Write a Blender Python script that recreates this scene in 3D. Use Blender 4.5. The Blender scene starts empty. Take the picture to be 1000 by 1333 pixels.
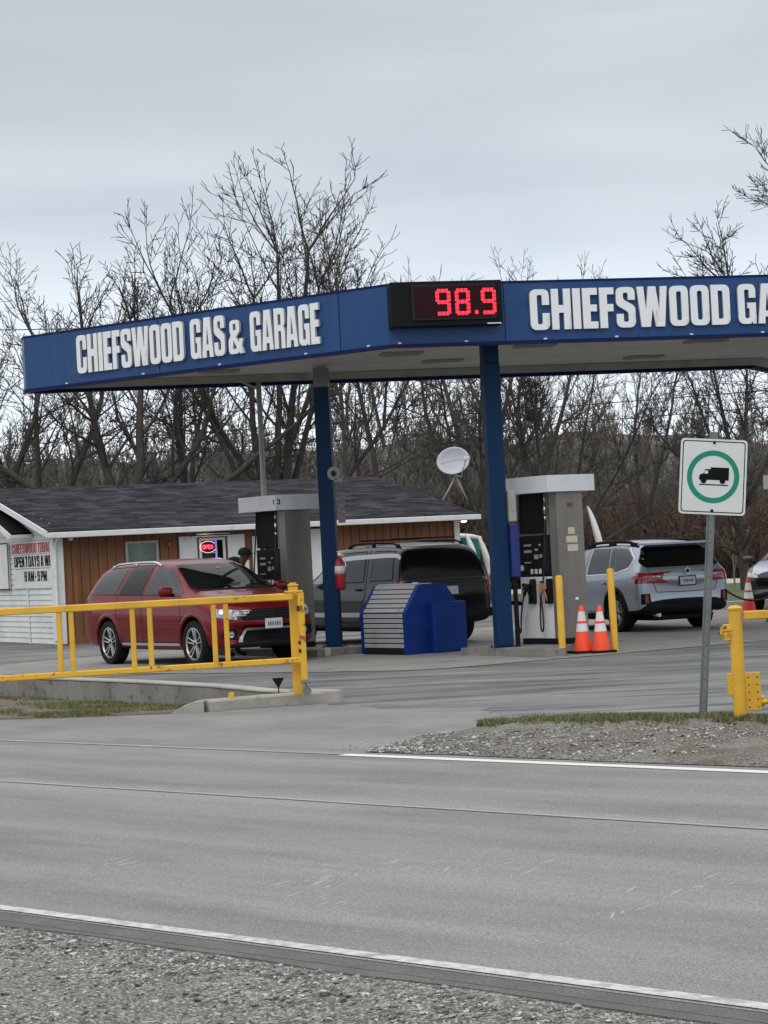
import bpy, bmesh, math, random
import numpy as np
from mathutils import Vector, Matrix, noise
from mathutils.geometry import tessellate_polygon
from mathutils.bvhtree import BVHTree

S = bpy.context.scene
COL = S.collection
PI = math.pi
rad = math.radians

# ---------------------------------------------------------------- camera
cam_d = bpy.data.cameras.new("camera")
cam_d.sensor_fit = 'VERTICAL'
cam_d.sensor_height = 36.0
cam_d.lens = 2900.0 / 1333.0 * 36.0
cam_d.clip_start = 0.2
cam_d.clip_end = 3000
cam = bpy.data.objects.new("camera", cam_d)
COL.objects.link(cam)
cam.matrix_world = (Matrix.Translation((0, 0, 1.7))
                    @ Matrix.Rotation(PI / 2 + math.atan(47.5 / 2900.0), 4, 'X')
                    @ Matrix.Rotation(rad(-2.9), 4, 'Z'))
S.camera = cam

# ---------------------------------------------------------------- world: overcast sky
W = bpy.data.worlds.new("World")
S.world = W
W.use_nodes = True
nt = W.node_tree
nt.nodes.clear()
def wn(t, **k):
    n = nt.nodes.new(t)
    for a, b in k.items():
        setattr(n, a, b)
    return n
SUN_EL, SUN_AZ = rad(48), rad(200)
sky = wn('ShaderNodeTexSky', sky_type='NISHITA', sun_disc=False, sun_elevation=SUN_EL, sun_rotation=SUN_AZ)
tc = wn('ShaderNodeTexCoord')
sep = wn('ShaderNodeSeparateXYZ')
nt.links.new(tc.outputs['Generated'], sep.inputs[0])
# layered cloud sheet: noise stretched flat
mp = wn('ShaderNodeMapping'); mp.inputs['Scale'].default_value = (2.2, 2.2, 11.0); mp.inputs['Location'].default_value = (0.3, 0.1, 0.4)
nt.links.new(tc.outputs['Generated'], mp.inputs[0])
nz = wn('ShaderNodeTexNoise'); nz.inputs['Scale'].default_value = 1.6; nz.inputs['Detail'].default_value = 4.0; nz.inputs['Roughness'].default_value = 0.45
nz.inputs['Distortion'].default_value = 0.4
nt.links.new(mp.outputs[0], nz.inputs['Vector'])
cr = wn('ShaderNodeValToRGB')
cr.color_ramp.elements[0].position = 0.30; cr.color_ramp.elements[0].color = (0.515, 0.575, 0.640, 1)
cr.color_ramp.elements[1].position = 0.70; cr.color_ramp.elements[1].color = (0.690, 0.745, 0.790, 1)
nt.links.new(nz.outputs['Fac'], cr.inputs[0])
# brighter towards the zenith, as an overcast sky is; lighter band low down
el = wn('ShaderNodeMapRange'); el.inputs['From Min'].default_value = 0.0; el.inputs['From Max'].default_value = 1.0
el.inputs['To Min'].default_value = 0.0; el.inputs['To Max'].default_value = 1.0
nt.links.new(sep.outputs['Z'], el.inputs['Value'])
er = wn('ShaderNodeValToRGB')
E = er.color_ramp.elements
E[0].position = 0.0; E[0].color = (0.74, 0.73, 0.71, 1)
E[1].position = 1.0; E[1].color = (1.12, 1.02, 0.93, 1)
for p, v in ((0.07, 0.70), (0.12, 0.645), (0.155, 0.53), (0.22, 0.44), (0.30, 0.48), (0.5, 0.8)):
    q = E.new(p); q.color = (v * (1.10 if p > .4 else 1), v, v * (.94 if p > .4 else 1), 1)
nt.links.new(el.outputs[0], er.inputs[0])
mul = wn('ShaderNodeMixRGB', blend_type='MULTIPLY'); mul.inputs[0].default_value = 1
nt.links.new(cr.outputs[0], mul.inputs[1]); nt.links.new(er.outputs[0], mul.inputs[2])
sc = wn('ShaderNodeMixRGB', blend_type='MULTIPLY'); sc.inputs[0].default_value = 1
sc.inputs[2].default_value = (20.0, 20.0, 20.0, 1)
nt.links.new(mul.outputs[0], sc.inputs[1])
mx = wn('ShaderNodeMixRGB'); mx.inputs[0].default_value = 0.95
nt.links.new(sky.outputs[0], mx.inputs[1]); nt.links.new(sc.outputs[0], mx.inputs[2])
bg = wn('ShaderNodeBackground'); bg.inputs['Strength'].default_value = 0.1
nt.links.new(mx.outputs[0], bg.inputs[0])
wo = wn('ShaderNodeOutputWorld')
nt.links.new(bg.outputs[0], wo.inputs[0])

sun_d = bpy.data.lights.new("sun", 'SUN')
sun_d.energy = 0.6
sun_d.angle = rad(25)
sun_d.color = (1.0, 0.97, 0.93)
sun = bpy.data.objects.new("sun", sun_d)
COL.objects.link(sun)
# sky sun_rotation is measured clockwise from +Y
sdir = Vector((math.sin(SUN_AZ) * math.cos(SUN_EL), math.cos(SUN_AZ) * math.cos(SUN_EL), math.sin(SUN_EL)))
sun.rotation_euler = sdir.to_track_quat('Z', 'Y').to_euler()
S.view_settings.view_transform = 'Standard'
S.view_settings.look = 'None'
S.view_settings.exposure = 0.13
S.view_settings.gamma = 1.0
S.cycles.max_bounces = 6

# ---------------------------------------------------------------- materials
def mat(name, col, rough=0.6, metal=0.0, var=None, bump=None, coat=0.0, spec=None, emit=None, estr=1.0, alpha=None, trans=0.0, extra=None):
    """var: list of (scale, detail, lo, hi, colour, stretch, coord) layers mixed over the base by noise;
    bump: (scale, strength, distance)"""
    m = bpy.data.materials.new(name)
    m.use_nodes = True
    t = m.node_tree
    b = t.nodes['Principled BSDF']
    b.inputs['Roughness'].default_value = rough
    b.inputs['Metallic'].default_value = metal
    if coat:
        b.inputs['Coat Weight'].default_value = coat
        b.inputs['Coat Roughness'].default_value = 0.04
    if spec is not None:
        b.inputs['Specular IOR Level'].default_value = spec
    if trans:
        b.inputs['Transmission Weight'].default_value = trans
    if emit:
        b.inputs['Emission Color'].default_value = (*emit, 1)
        b.inputs['Emission Strength'].default_value = estr
    b.inputs['Base Color'].default_value = (*col, 1)
    co = t.nodes.new('ShaderNodeTexCoord')
    prev = None
    if var:
        for lay in var:
            scale, detail, lo, hi, c2 = lay[:5]
            st = lay[5] if len(lay) > 5 else (1, 1, 1)
            rz = lay[6] if len(lay) > 6 else 0.0
            mp = t.nodes.new('ShaderNodeMapping')
            mp.inputs['Scale'].default_value = st
            mp.inputs['Rotation'].default_value = (0, 0, 0)
            if rz:
                m0 = t.nodes.new('ShaderNodeMapping'); m0.inputs['Rotation'].default_value = (0, 0, rz)
                t.links.new(co.outputs['Object'], m0.inputs[0]); t.links.new(m0.outputs[0], mp.inputs[0])
            else:
                t.links.new(co.outputs['Object'], mp.inputs[0])
            n = t.nodes.new('ShaderNodeTexNoise')
            n.inputs['Scale'].default_value = scale
            n.inputs['Detail'].default_value = detail
            n.inputs['Roughness'].default_value = 0.6
            t.links.new(mp.outputs[0], n.inputs['Vector'])
            r = t.nodes.new('ShaderNodeMapRange')
            r.inputs['From Min'].default_value = lo
            r.inputs['From Max'].default_value = hi
            t.links.new(n.outputs['Fac'], r.inputs['Value'])
            x = t.nodes.new('ShaderNodeMixRGB')
            t.links.new(r.outputs[0], x.inputs[0])
            if prev is None:
                x.inputs[1].default_value = (*col, 1)
            else:
                t.links.new(prev, x.inputs[1])
            x.inputs[2].default_value = (*c2, 1)
            prev = x.outputs[0]
        t.links.new(prev, b.inputs['Base Color'])
    if bump:
        n = t.nodes.new('ShaderNodeTexNoise')
        n.inputs['Scale'].default_value = bump[0]
        n.inputs['Detail'].default_value = 4
        t.links.new(co.outputs['Object'], n.inputs['Vector'])
        bp = t.nodes.new('ShaderNodeBump')
        bp.inputs['Strength'].default_value = bump[1]
        bp.inputs['Distance'].default_value = bump[2]
        t.links.new(n.outputs['Fac'], bp.inputs['Height'])
        t.links.new(bp.outputs[0], b.inputs['Normal'])
    return m

RD = math.atan2(-0.70, 0.714)           # direction of the road in plan
M = {}
M['road'] = mat('road asphalt', (0.222, 0.230, 0.228), 0.88, var=[
    (0.35, 3, 0.35, 0.7, (0.275, 0.283, 0.280), (0.35, 2.2, 1), -RD),
    (1.0, 2, 0.42, 0.60, (0.325, 0.330, 0.325), (0.03, 1.5, 1), -RD),
    (0.9, 5, 0.46, 0.66, (0.160, 0.168, 0.168), (0.35, 1.8, 1), -RD),
    (150, 3, 0.42, 0.62, (0.125, 0.13, 0.128)),
    (110, 3, 0.55, 0.68, (0.38, 0.385, 0.375)),
    (1.5, 7, 0.68, 0.86, (0.38, 0.385, 0.38), (0.30, 3.2, 1), 1.86)], bump=(220, 0.5, 0.004))
M['lot'] = mat('lot asphalt', (0.135, 0.138, 0.138), 0.85, var=[
    (0.45, 5, 0.38, 0.62, (0.225, 0.227, 0.222), (0.5, 1.4, 1)),
    (1.0, 6, 0.47, 0.62, (0.072, 0.076, 0.082), (0.35, 1.7, 1)),
    (2.0, 6, 0.57, 0.68, (0.31, 0.315, 0.31), (0.35, 2.2, 1)),
    (120, 2, 0.5, 0.7, (0.09, 0.092, 0.095))], bump=(90, 0.4, 0.006))
M['edgeasph'] = mat('dark road edge asphalt', (0.115, 0.118, 0.118), 0.9, var=[(3, 5, 0.42, 0.62, (0.16, 0.162, 0.158)), (120, 3, 0.45, 0.62, (0.07, 0.072, 0.07))], bump=(60, 0.7, 0.01))
M['apron'] = mat('worn apron asphalt', (0.205, 0.21, 0.205), 0.9, var=[
    (0.8, 4, 0.4, 0.65, (0.275, 0.278, 0.268)),
    (1.6, 5, 0.56, 0.75, (0.13, 0.132, 0.132), (0.5, 1.8, 1), -RD),
    (140, 3, 0.45, 0.68, (0.12, 0.122, 0.12)),
    (90, 2, 0.60, 0.74, (0.40, 0.40, 0.385))], bump=(120, 0.6, 0.006))
M['concrete'] = mat('concrete', (0.27, 0.262, 0.24), 0.85, var=[
    (0.7, 5, 0.4, 0.7, (0.22, 0.215, 0.20)), (1.8, 5, 0.54, 0.70, (0.12, 0.117, 0.11)), (60, 3, 0.4, 0.7, (0.24, 0.235, 0.22))], bump=(60, 0.2, 0.004))
M['kerb'] = mat('kerb concrete', (0.42, 0.405, 0.36), 0.85, var=[
    (2.0, 5, 0.45, 0.7, (0.32, 0.31, 0.28)), (9, 5, 0.58, 0.72, (0.20, 0.195, 0.18)), (80, 2, 0.5, 0.7, (0.30, 0.29, 0.26))], bump=(50, 0.3, 0.004))
M['oldcon'] = mat('stained concrete', (0.26, 0.25, 0.225), 0.9, var=[
    (1.6, 5, 0.4, 0.65, (0.17, 0.165, 0.15)), (6, 5, 0.56, 0.7, (0.07, 0.07, 0.062)), (70, 2, 0.5, 0.7, (0.2, 0.19, 0.17))], bump=(30, 0.4, 0.01))
M['gravel'] = mat('gravel ground', (0.20, 0.192, 0.172), 0.95, var=[
    (1.3, 5, 0.4, 0.65, (0.125, 0.115, 0.10)), (26, 4, 0.46, 0.58, (0.085, 0.08, 0.072)), (60, 3, 0.53, 0.60, (0.40, 0.39, 0.36))], bump=(45, 0.9, 0.02))
M['verge'] = mat('verge ground', (0.19, 0.182, 0.162), 0.95, var=[
    (1.5, 5, 0.42, 0.6, (0.11, 0.088, 0.065)), (28, 4, 0.48, 0.62, (0.08, 0.072, 0.06)), (60, 3, 0.56, 0.66, (0.42, 0.41, 0.385))], bump=(45, 0.9, 0.02))
M['litter'] = mat('leaf litter ground', (0.16, 0.125, 0.09), 0.95, var=[
    (1.4, 4, 0.47, 0.6, (0.085, 0.10, 0.038)), (18, 5, 0.5, 0.62, (0.06, 0.048, 0.036)), (30, 4, 0.58, 0.66, (0.42, 0.37, 0.30), (0.5, 1.5, 1))], bump=(30, 0.9, 0.03))
M['field'] = mat('field grass', (0.085, 0.105, 0.04), 0.95, var=[
    (0.15, 4, 0.45, 0.6, (0.12, 0.12, 0.055)), (6, 5, 0.5, 0.7, (0.055, 0.07, 0.028)), (2, 4, 0.6, 0.7, (0.18, 0.16, 0.10))], bump=(8, 0.6, 0.08))
M['paint_w'] = mat('worn white road paint', (0.60, 0.60, 0.575), 0.7, var=[
    (14, 5, 0.46, 0.62, (0.36, 0.365, 0.355)), (5, 4, 0.58, 0.70, (0.27, 0.275, 0.27)), (160, 2, 0.52, 0.7, (0.34, 0.34, 0.33))])
M['paint_n'] = mat('fresh white road paint', (0.70, 0.70, 0.675), 0.7, var=[(9, 5, 0.60, 0.74, (0.50, 0.50, 0.48))])
M['paint_y'] = mat('worn yellow seam paint', (0.40, 0.37, 0.30), 0.8, var=[
    (3, 5, 0.45, 0.62, (0.36, 0.345, 0.29), (1, 1, 1)), (40, 3, 0.5, 0.66, (0.30, 0.295, 0.28))])
M['seam'] = mat('tar seam', (0.11, 0.105, 0.10), 0.7, var=[(6, 4, 0.45, 0.6, (0.24, 0.235, 0.225))])
M['stone'] = mat('loose stone', (0.31, 0.305, 0.285), 0.9, var=[(9, 2, 0.44, 0.5, (0.13, 0.127, 0.12)), (21, 2, 0.55, 0.60, (0.52, 0.515, 0.49)), (6, 2, 0.60, 0.66, (0.20, 0.18, 0.15))])
M['grass'] = mat('grass blades', (0.13, 0.15, 0.055), 0.8, var=[(3, 2, 0.46, 0.6, (0.27, 0.23, 0.13)), (20, 2, 0.5, 0.6, (0.06, 0.085, 0.025))])
M['blue'] = mat('blue painted metal', (0.009, 0.054, 0.185), 0.42, var=[(1.2, 4, 0.4, 0.75, (0.014, 0.068, 0.210)), (3.0, 6, 0.53, 0.75, (0.028, 0.080, 0.19), (1, 1, 0.22)), (6, 6, 0.62, 0.74, (0.008, 0.035, 0.12), (1, 1, 0.15))], spec=0.4)
M['navy'] = mat('dark blue trim', (0.002, 0.008, 0.075), 0.5, spec=.2)
M['colblue'] = mat('blue column paint', (0.002, 0.030, 0.088), 0.5, spec=0.2, var=[(2.0, 4, 0.45, 0.7, (0.003, 0.024, 0.075)), (6, 4, 0.66, 0.72, (0.06, 0.075, 0.085), (1, 1, 0.3))])
M['soffit'] = mat('soffit panel', (0.52, 0.52, 0.49), 0.5, var=[(1.2, 4, 0.45, 0.7, (0.42, 0.42, 0.39))])
M['fixture'] = mat('light fixture glass', (0.30, 0.30, 0.27), 0.3)
M['fixrim'] = mat('light fixture rim', (0.30, 0.30, 0.28), 0.5)
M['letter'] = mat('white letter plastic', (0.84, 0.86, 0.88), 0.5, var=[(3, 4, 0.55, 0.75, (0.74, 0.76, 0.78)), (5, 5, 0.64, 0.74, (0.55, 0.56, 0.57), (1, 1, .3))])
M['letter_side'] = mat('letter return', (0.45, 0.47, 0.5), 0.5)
M['black'] = mat('black plastic', (0.008, 0.008, 0.009), 0.42, spec=0.3)
M['blackm'] = mat('black matt', (0.006, 0.006, 0.007), 0.7, spec=0.2)
M['screen'] = mat('dark red display face', (0.026, 0.006, 0.010), 0.5, spec=.12)
M['led'] = mat('red led', (0.3, 0.01, 0.02), 0.4, emit=(1.0, 0.030, 0.065), estr=1.15)
M['leddim'] = mat('dim red led', (0.3, 0.01, 0.02), 0.4, emit=(1.0, 0.03, 0.06), estr=0.55)
M['steel'] = mat('brushed steel panel', (0.23, 0.215, 0.195), 0.42, metal=0.35, var=[(2.0, 4, 0.4, 0.7, (0.17, 0.16, 0.145), (1, 1, 0.3)), (7, 3, 0.62, 0.75, (0.12, 0.10, 0.085), (2, 2, 0.4))])
M['valance'] = mat('white valance panel', (0.70, 0.72, 0.74), 0.4, var=[(2, 4, 0.5, 0.7, (0.62, 0.64, 0.66))])
M['white'] = mat('white painted panel', (0.74, 0.75, 0.75), 0.45, var=[(3, 4, 0.5, 0.75, (0.60, 0.61, 0.60)), (9, 4, 0.64, 0.75, (0.40, 0.40, 0.38), (1, 1, 0.4))])
M['trimw'] = mat('white trim', (0.72, 0.73, 0.73), 0.5, var=[(4, 4, 0.5, 0.75, (0.58, 0.59, 0.59))])
M['siding'] = mat('white siding', (0.70, 0.71, 0.70), 0.55, var=[(1.2, 4, 0.45, 0.7, (0.58, 0.59, 0.57)), (5, 5, 0.6, 0.75, (0.45, 0.45, 0.42), (1, 1, 2))])
M['wood'] = mat('stained wood boards', (0.205, 0.078, 0.026), 0.65, var=[(1.3, 4, 0.4, 0.65, (0.145, 0.054, 0.019)), (3.0, 6, 0.5, 0.72, (0.265, 0.11, 0.04), (3, 3, 0.15)), (5, 5, 0.6, 0.75, (0.10, 0.038, 0.014), (4, 4, 0.2))])
M['woodgap'] = mat('board groove', (0.05, 0.02, 0.008), 0.8)
M['found'] = mat('foundation', (0.22, 0.17, 0.12), 0.9, var=[(3, 5, 0.4, 0.7, (0.11, 0.085, 0.065))])
M['yellow'] = mat('yellow paint', (0.76, 0.435, 0.035), 0.5, var=[(2.5, 4, 0.42, 0.7, (0.60, 0.34, 0.035)), (9, 6, 0.65, 0.71, (0.24, 0.10, 0.02)), (28, 4, 0.70, 0.75, (0.10, 0.045, 0.015))])
M['rust'] = mat('rusted yellow paint', (0.74, 0.42, 0.03), 0.55, var=[(5, 5, 0.56, 0.64, (0.26, 0.09, 0.02)), (14, 5, 0.62, 0.70, (0.06, 0.025, 0.012))])
M['hole'] = mat('bolt hole dark', (0.04, 0.02, 0.012), 0.8)
M['galv'] = mat('galvanised steel', (0.24, 0.26, 0.26), 0.42, metal=0.7, var=[(6, 4, 0.45, 0.7, (0.16, 0.175, 0.175), (1, 1, 0.4))])
M['greypipe'] = mat('grey painted pipe', (0.36, 0.36, 0.33), 0.5, var=[(3, 4, 0.5, 0.7, (0.26, 0.26, 0.23), (1, 1, .3))])
M['orange'] = mat('orange cone plastic', (0.95, 0.075, 0.022), 0.5, var=[(6, 4, 0.55, 0.75, (0.80, 0.06, 0.02))])
M['redcone'] = mat('faded red cone plastic', (0.62, 0.035, 0.03), 0.5)
M['reflect'] = mat('reflective sleeve', (0.75, 0.73, 0.74), 0.4, var=[(8, 4, 0.5, 0.8, (0.62, 0.58, 0.60))])
M['redp'] = mat('red paint', (0.38, 0.012, 0.018), 0.35)
M['bluep'] = mat('blue plastic', (0.002, 0.028, 0.190), 0.5, spec=.25, var=[(2, 4, 0.45, 0.7, (0.002, 0.022, 0.155)), (8, 4, 0.64, 0.75, (0.02, 0.05, 0.17), (1, 1, .4))])
M['bluedk'] = mat('dark blue plastic', (0.006, 0.022, 0.17), 0.5)
M['shutter'] = mat('grey roller shutter', (0.34, 0.35, 0.35), 0.45, var=[(3, 4, 0.5, 0.7, (0.27, 0.275, 0.27))])
M['signw'] = mat('white sign face', (0.68, 0.71, 0.70), 0.35, var=[(4, 3, 0.5, 0.75, (0.62, 0.65, 0.64))])
M['signg'] = mat('green sign ink', (0.0, 0.24, 0.15), 0.35)
M['ink'] = mat('black ink', (0.006, 0.006, 0.006), 0.6, spec=0.12)
M['inkred'] = mat('red ink', (0.42, 0.03, 0.05), 0.5)
M['glass'] = mat('dark window glass', (0.005, 0.007, 0.007), 0.04, spec=0.24)
M['glassgrey'] = mat('grey tinted glass', (0.040, 0.045, 0.050), 0.07, spec=0.35)
M['glassclear'] = mat('pale side glass', (0.22, 0.26, 0.25), 0.06, coat=0.5, spec=0.6)
M['black_glass_shade'] = mat('black tinted glass and rear shade', (0.003, 0.003, 0.0035), 0.16, spec=0.22)  # real rear glass, and the painted shade on the body beneath it
M['carred'] = mat('metallic red car paint', (0.18, 0.002, 0.008), 0.34, metal=0.5, coat=0.45, spec=.3)
M['carsilver'] = mat('silver blue car paint', (0.42, 0.48, 0.56), 0.34, metal=0.55, coat=0.6)
M['cargrey'] = mat('dark grey car paint', (0.014, 0.015, 0.017), 0.30, metal=0.4, coat=0.5, spec=.3)
M['carblack'] = mat('black car paint', (0.012, 0.013, 0.014), 0.30, metal=0.2, coat=0.6)
M['cladding'] = mat('black lower cladding', (0.008, 0.008, 0.009), 0.6, spec=0.2)
M['rubber'] = mat('tyre rubber', (0.009, 0.009, 0.010), 0.8, spec=0.2, var=[(12, 3, 0.5, 0.7, (0.028, 0.026, 0.024))])
M['alloy'] = mat('alloy wheel', (0.50, 0.50, 0.49), 0.3, metal=0.8)
M['alloydk'] = mat('dark alloy', (0.07, 0.07, 0.07), 0.4, metal=0.6)
M['chrome'] = mat('chrome', (0.72, 0.73, 0.74), 0.14, metal=0.95)
M['satin'] = mat('satin silver plastic', (0.55, 0.56, 0.57), 0.35, metal=0.5)
M['lamp'] = mat('headlight lens', (0.40, 0.42, 0.43), 0.08, metal=0.4, coat=1.0, var=[(14, 3, 0.45, 0.6, (0.10, 0.11, 0.12), (1, 1, 1)), (22, 2, 0.55, 0.65, (0.8, 0.8, 0.8))])
M['tail'] = mat('red tail light lens', (0.42, 0.008, 0.018), 0.1, coat=1.0, var=[(9, 2, 0.5, 0.6, (0.22, 0.004, 0.012))])
M['taildk'] = mat('dark tail light lens', (0.06, 0.004, 0.008), 0.1, coat=1.0)
M['plate'] = mat('license plate', (0.55, 0.56, 0.58), 0.5)
M['bark'] = mat('tree bark', (0.060, 0.052, 0.044), 0.95, var=[(3, 4, 0.45, 0.7, (0.042, 0.037, 0.031)), (8, 3, 0.6, 0.7, (0.10, 0.095, 0.07))])
M['twig'] = mat('bare twigs', (0.052, 0.045, 0.040), 0.95)
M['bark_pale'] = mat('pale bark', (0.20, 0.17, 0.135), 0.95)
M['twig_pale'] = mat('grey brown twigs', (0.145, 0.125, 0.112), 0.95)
M['wood_haze'] = mat('hazed far woods', (0.150, 0.136, 0.122), 1.0, var=[(0.08, 3, 0.42, 0.6, (0.095, 0.087, 0.080)), (0.4, 3, 0.5, 0.7, (0.165, 0.148, 0.125))])  # colour lightened so distance haze is painted in
M['brush'] = mat('dry reddish brush', (0.135, 0.085, 0.062), 1.0, var=[(0.3, 3, 0.42, 0.6, (0.095, 0.070, 0.054)), (1.2, 3, 0.5, 0.7, (0.18, 0.135, 0.095))])
M['hill'] = mat('wooded hill', (0.105, 0.096, 0.087), 1.0, var=[(0.9, 6, 0.4, 0.62, (0.060, 0.055, 0.050), (1, 1, 0.2)), (2.6, 6, 0.5, 0.66, (0.165, 0.148, 0.130), (1, 1, 0.25))])
M['skin'] = mat('skin', (0.13, 0.065, 0.045), 0.55)
M['cloth'] = mat('black jacket cloth', (0.012, 0.012, 0.014), 0.9)
M['jeans'] = mat('dark trousers', (0.02, 0.025, 0.04), 0.9)
M['teal'] = mat('teal shell', (0.0, 0.20, 0.20), 0.4)
M['flag'] = mat('white flag cloth', (0.80, 0.81, 0.81), 0.7)
M['dish'] = mat('satellite dish enamel', (0.50, 0.53, 0.56), 0.5, var=[(2, 3, 0.5, 0.7, (0.42, 0.45, 0.48))])
M['neonred'] = mat('red neon', (0.4, 0.02, 0.05), 0.4, emit=(1.0, 0.06, 0.12), estr=2.2)
M['neonor'] = mat('pale orange neon', (0.4, 0.3, 0.2), 0.4, emit=(1.0, 0.55, 0.35), estr=1.3)
M['neonbl'] = mat('blue neon', (0.1, 0.1, 0.4), 0.4, emit=(0.16, 0.12, 0.95), estr=1.0)
M['lampon'] = mat('lit lamp', (0.9, 0.8, 0.6), 0.4, emit=(1.0, 0.80, 0.50), estr=5.0)
M['paper'] = mat('cream sticker', (0.62, 0.58, 0.44), 0.6, var=[(30, 3, 0.5, 0.65, (0.40, 0.37, 0.28))])
M['copper'] = mat('tan nozzle cover', (0.40, 0.20, 0.09), 0.5)
M['hose'] = mat('black hose', (0.010, 0.010, 0.011), 0.5)
M['rocky'] = mat('pale heap', (0.34, 0.31, 0.26), 0.9, var=[(1.5, 4, 0.5, 0.65, (0.42, 0.34, 0.16)), (4, 4, 0.55, 0.7, (0.15, 0.14, 0.12))], bump=(3, 0.6, 0.1))
M['wire'] = mat('overhead wire', (0.03, 0.03, 0.032), 0.7)

# shingles: small rectangular tabs of slightly different greys
def shingle_mat():
    m = mat('asphalt shingles', (0.05, 0.052, 0.06), 0.95, spec=.08)
    t = m.node_tree; b = t.nodes['Principled BSDF']
    co = t.nodes.new('ShaderNodeTexCoord')
    br = t.nodes.new('ShaderNodeTexBrick')
    br.offset = 0.37
    br.inputs['Color1'].default_value = (0.016, 0.017, 0.021, 1)
    br.inputs['Color2'].default_value = (0.060, 0.061, 0.070, 1)
    br.inputs['Mortar'].default_value = (0.010, 0.010, 0.012, 1)
    br.inputs['Scale'].default_value = 1.0
    br.inputs['Brick Width'].default_value = 0.42
    br.inputs['Row Height'].default_value = 0.14
    br.inputs['Mortar Size'].default_value = 0.006
    t.links.new(co.outputs['UV'], br.inputs['Vector'])
    n = t.nodes.new('ShaderNodeTexNoise'); n.inputs['Scale'].default_value = 1.7; n.inputs['Detail'].default_value = 5
    t.links.new(co.outputs['UV'], n.inputs['Vector'])
    x = t.nodes.new('ShaderNodeMixRGB'); x.blend_type = 'MULTIPLY'; x.inputs[0].default_value = 0.7
    r = t.nodes.new('ShaderNodeMapRange'); r.inputs['From Min'].default_value = 0.3; r.inputs['From Max'].default_value = 0.7
    r.inputs['To Min'].default_value = 0.55; r.inputs['To Max'].default_value = 1.3
    t.links.new(n.outputs['Fac'], r.inputs['Value'])
    t.links.new(br.outputs['Color'], x.inputs[1]); t.links.new(r.outputs[0], x.inputs[2])
    t.links.new(x.outputs[0], b.inputs['Base Color'])
    return m
M['shingle'] = shingle_mat()

# ---------------------------------------------------------------- object helpers
def tag(o, label=None, cat=None, group=None, kind=None):
    if label: o['label'] = label
    if cat: o['category'] = cat
    if group: o['group'] = group
    if kind: o['kind'] = kind
    return o

def thing(name, label, cat, loc=(0, 0, 0), rz=0.0, group=None):
    o = bpy.data.objects.new(name, None)
    o.empty_display_size = 0.3
    COL.objects.link(o)
    o.location = loc
    o.rotation_euler = (0, 0, rz)
    return tag(o, label, cat, group)

def link_mesh(name, me, mats, parent=None, smooth=False, angle=None):
    if not isinstance(mats, (list, tuple)): mats = [mats]
    for m in mats:
        me.materials.append(M[m] if isinstance(m, str) else m)
    o = bpy.data.objects.new(name, me)
    COL.objects.link(o)
    if parent is not None: o.parent = parent
    if smooth:
        me.polygons.foreach_set('use_smooth', [True] * len(me.polygons))
        if angle: me.set_sharp_from_angle(angle=rad(angle))
    return o

def raw(name, verts, faces, mats, parent=None, smooth=False, angle=None, mi=None):
    me = bpy.data.meshes.new(name)
    me.from_pydata([tuple(v) for v in verts], [], [tuple(f) for f in faces])
    me.update()
    o = link_mesh(name, me, mats, parent, smooth, angle)
    if mi is not None: me.polygons.foreach_set('material_index', mi)
    return o

def copy_tree(o, parent=None):
    c = o.copy()
    COL.objects.link(c)
    c.parent = parent
    for ch in list(o.children):
        copy_tree(ch, c)
    return c

def frame_from(p0, p1):
    d = (Vector(p1) - Vector(p0)).normalized()
    a = Vector((0, 0, 1)) if abs(d.z) < 0.9 else Vector((1, 0, 0))
    u = d.cross(a).normalized(); v = d.cross(u).normalized()
    return u, v, d

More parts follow.
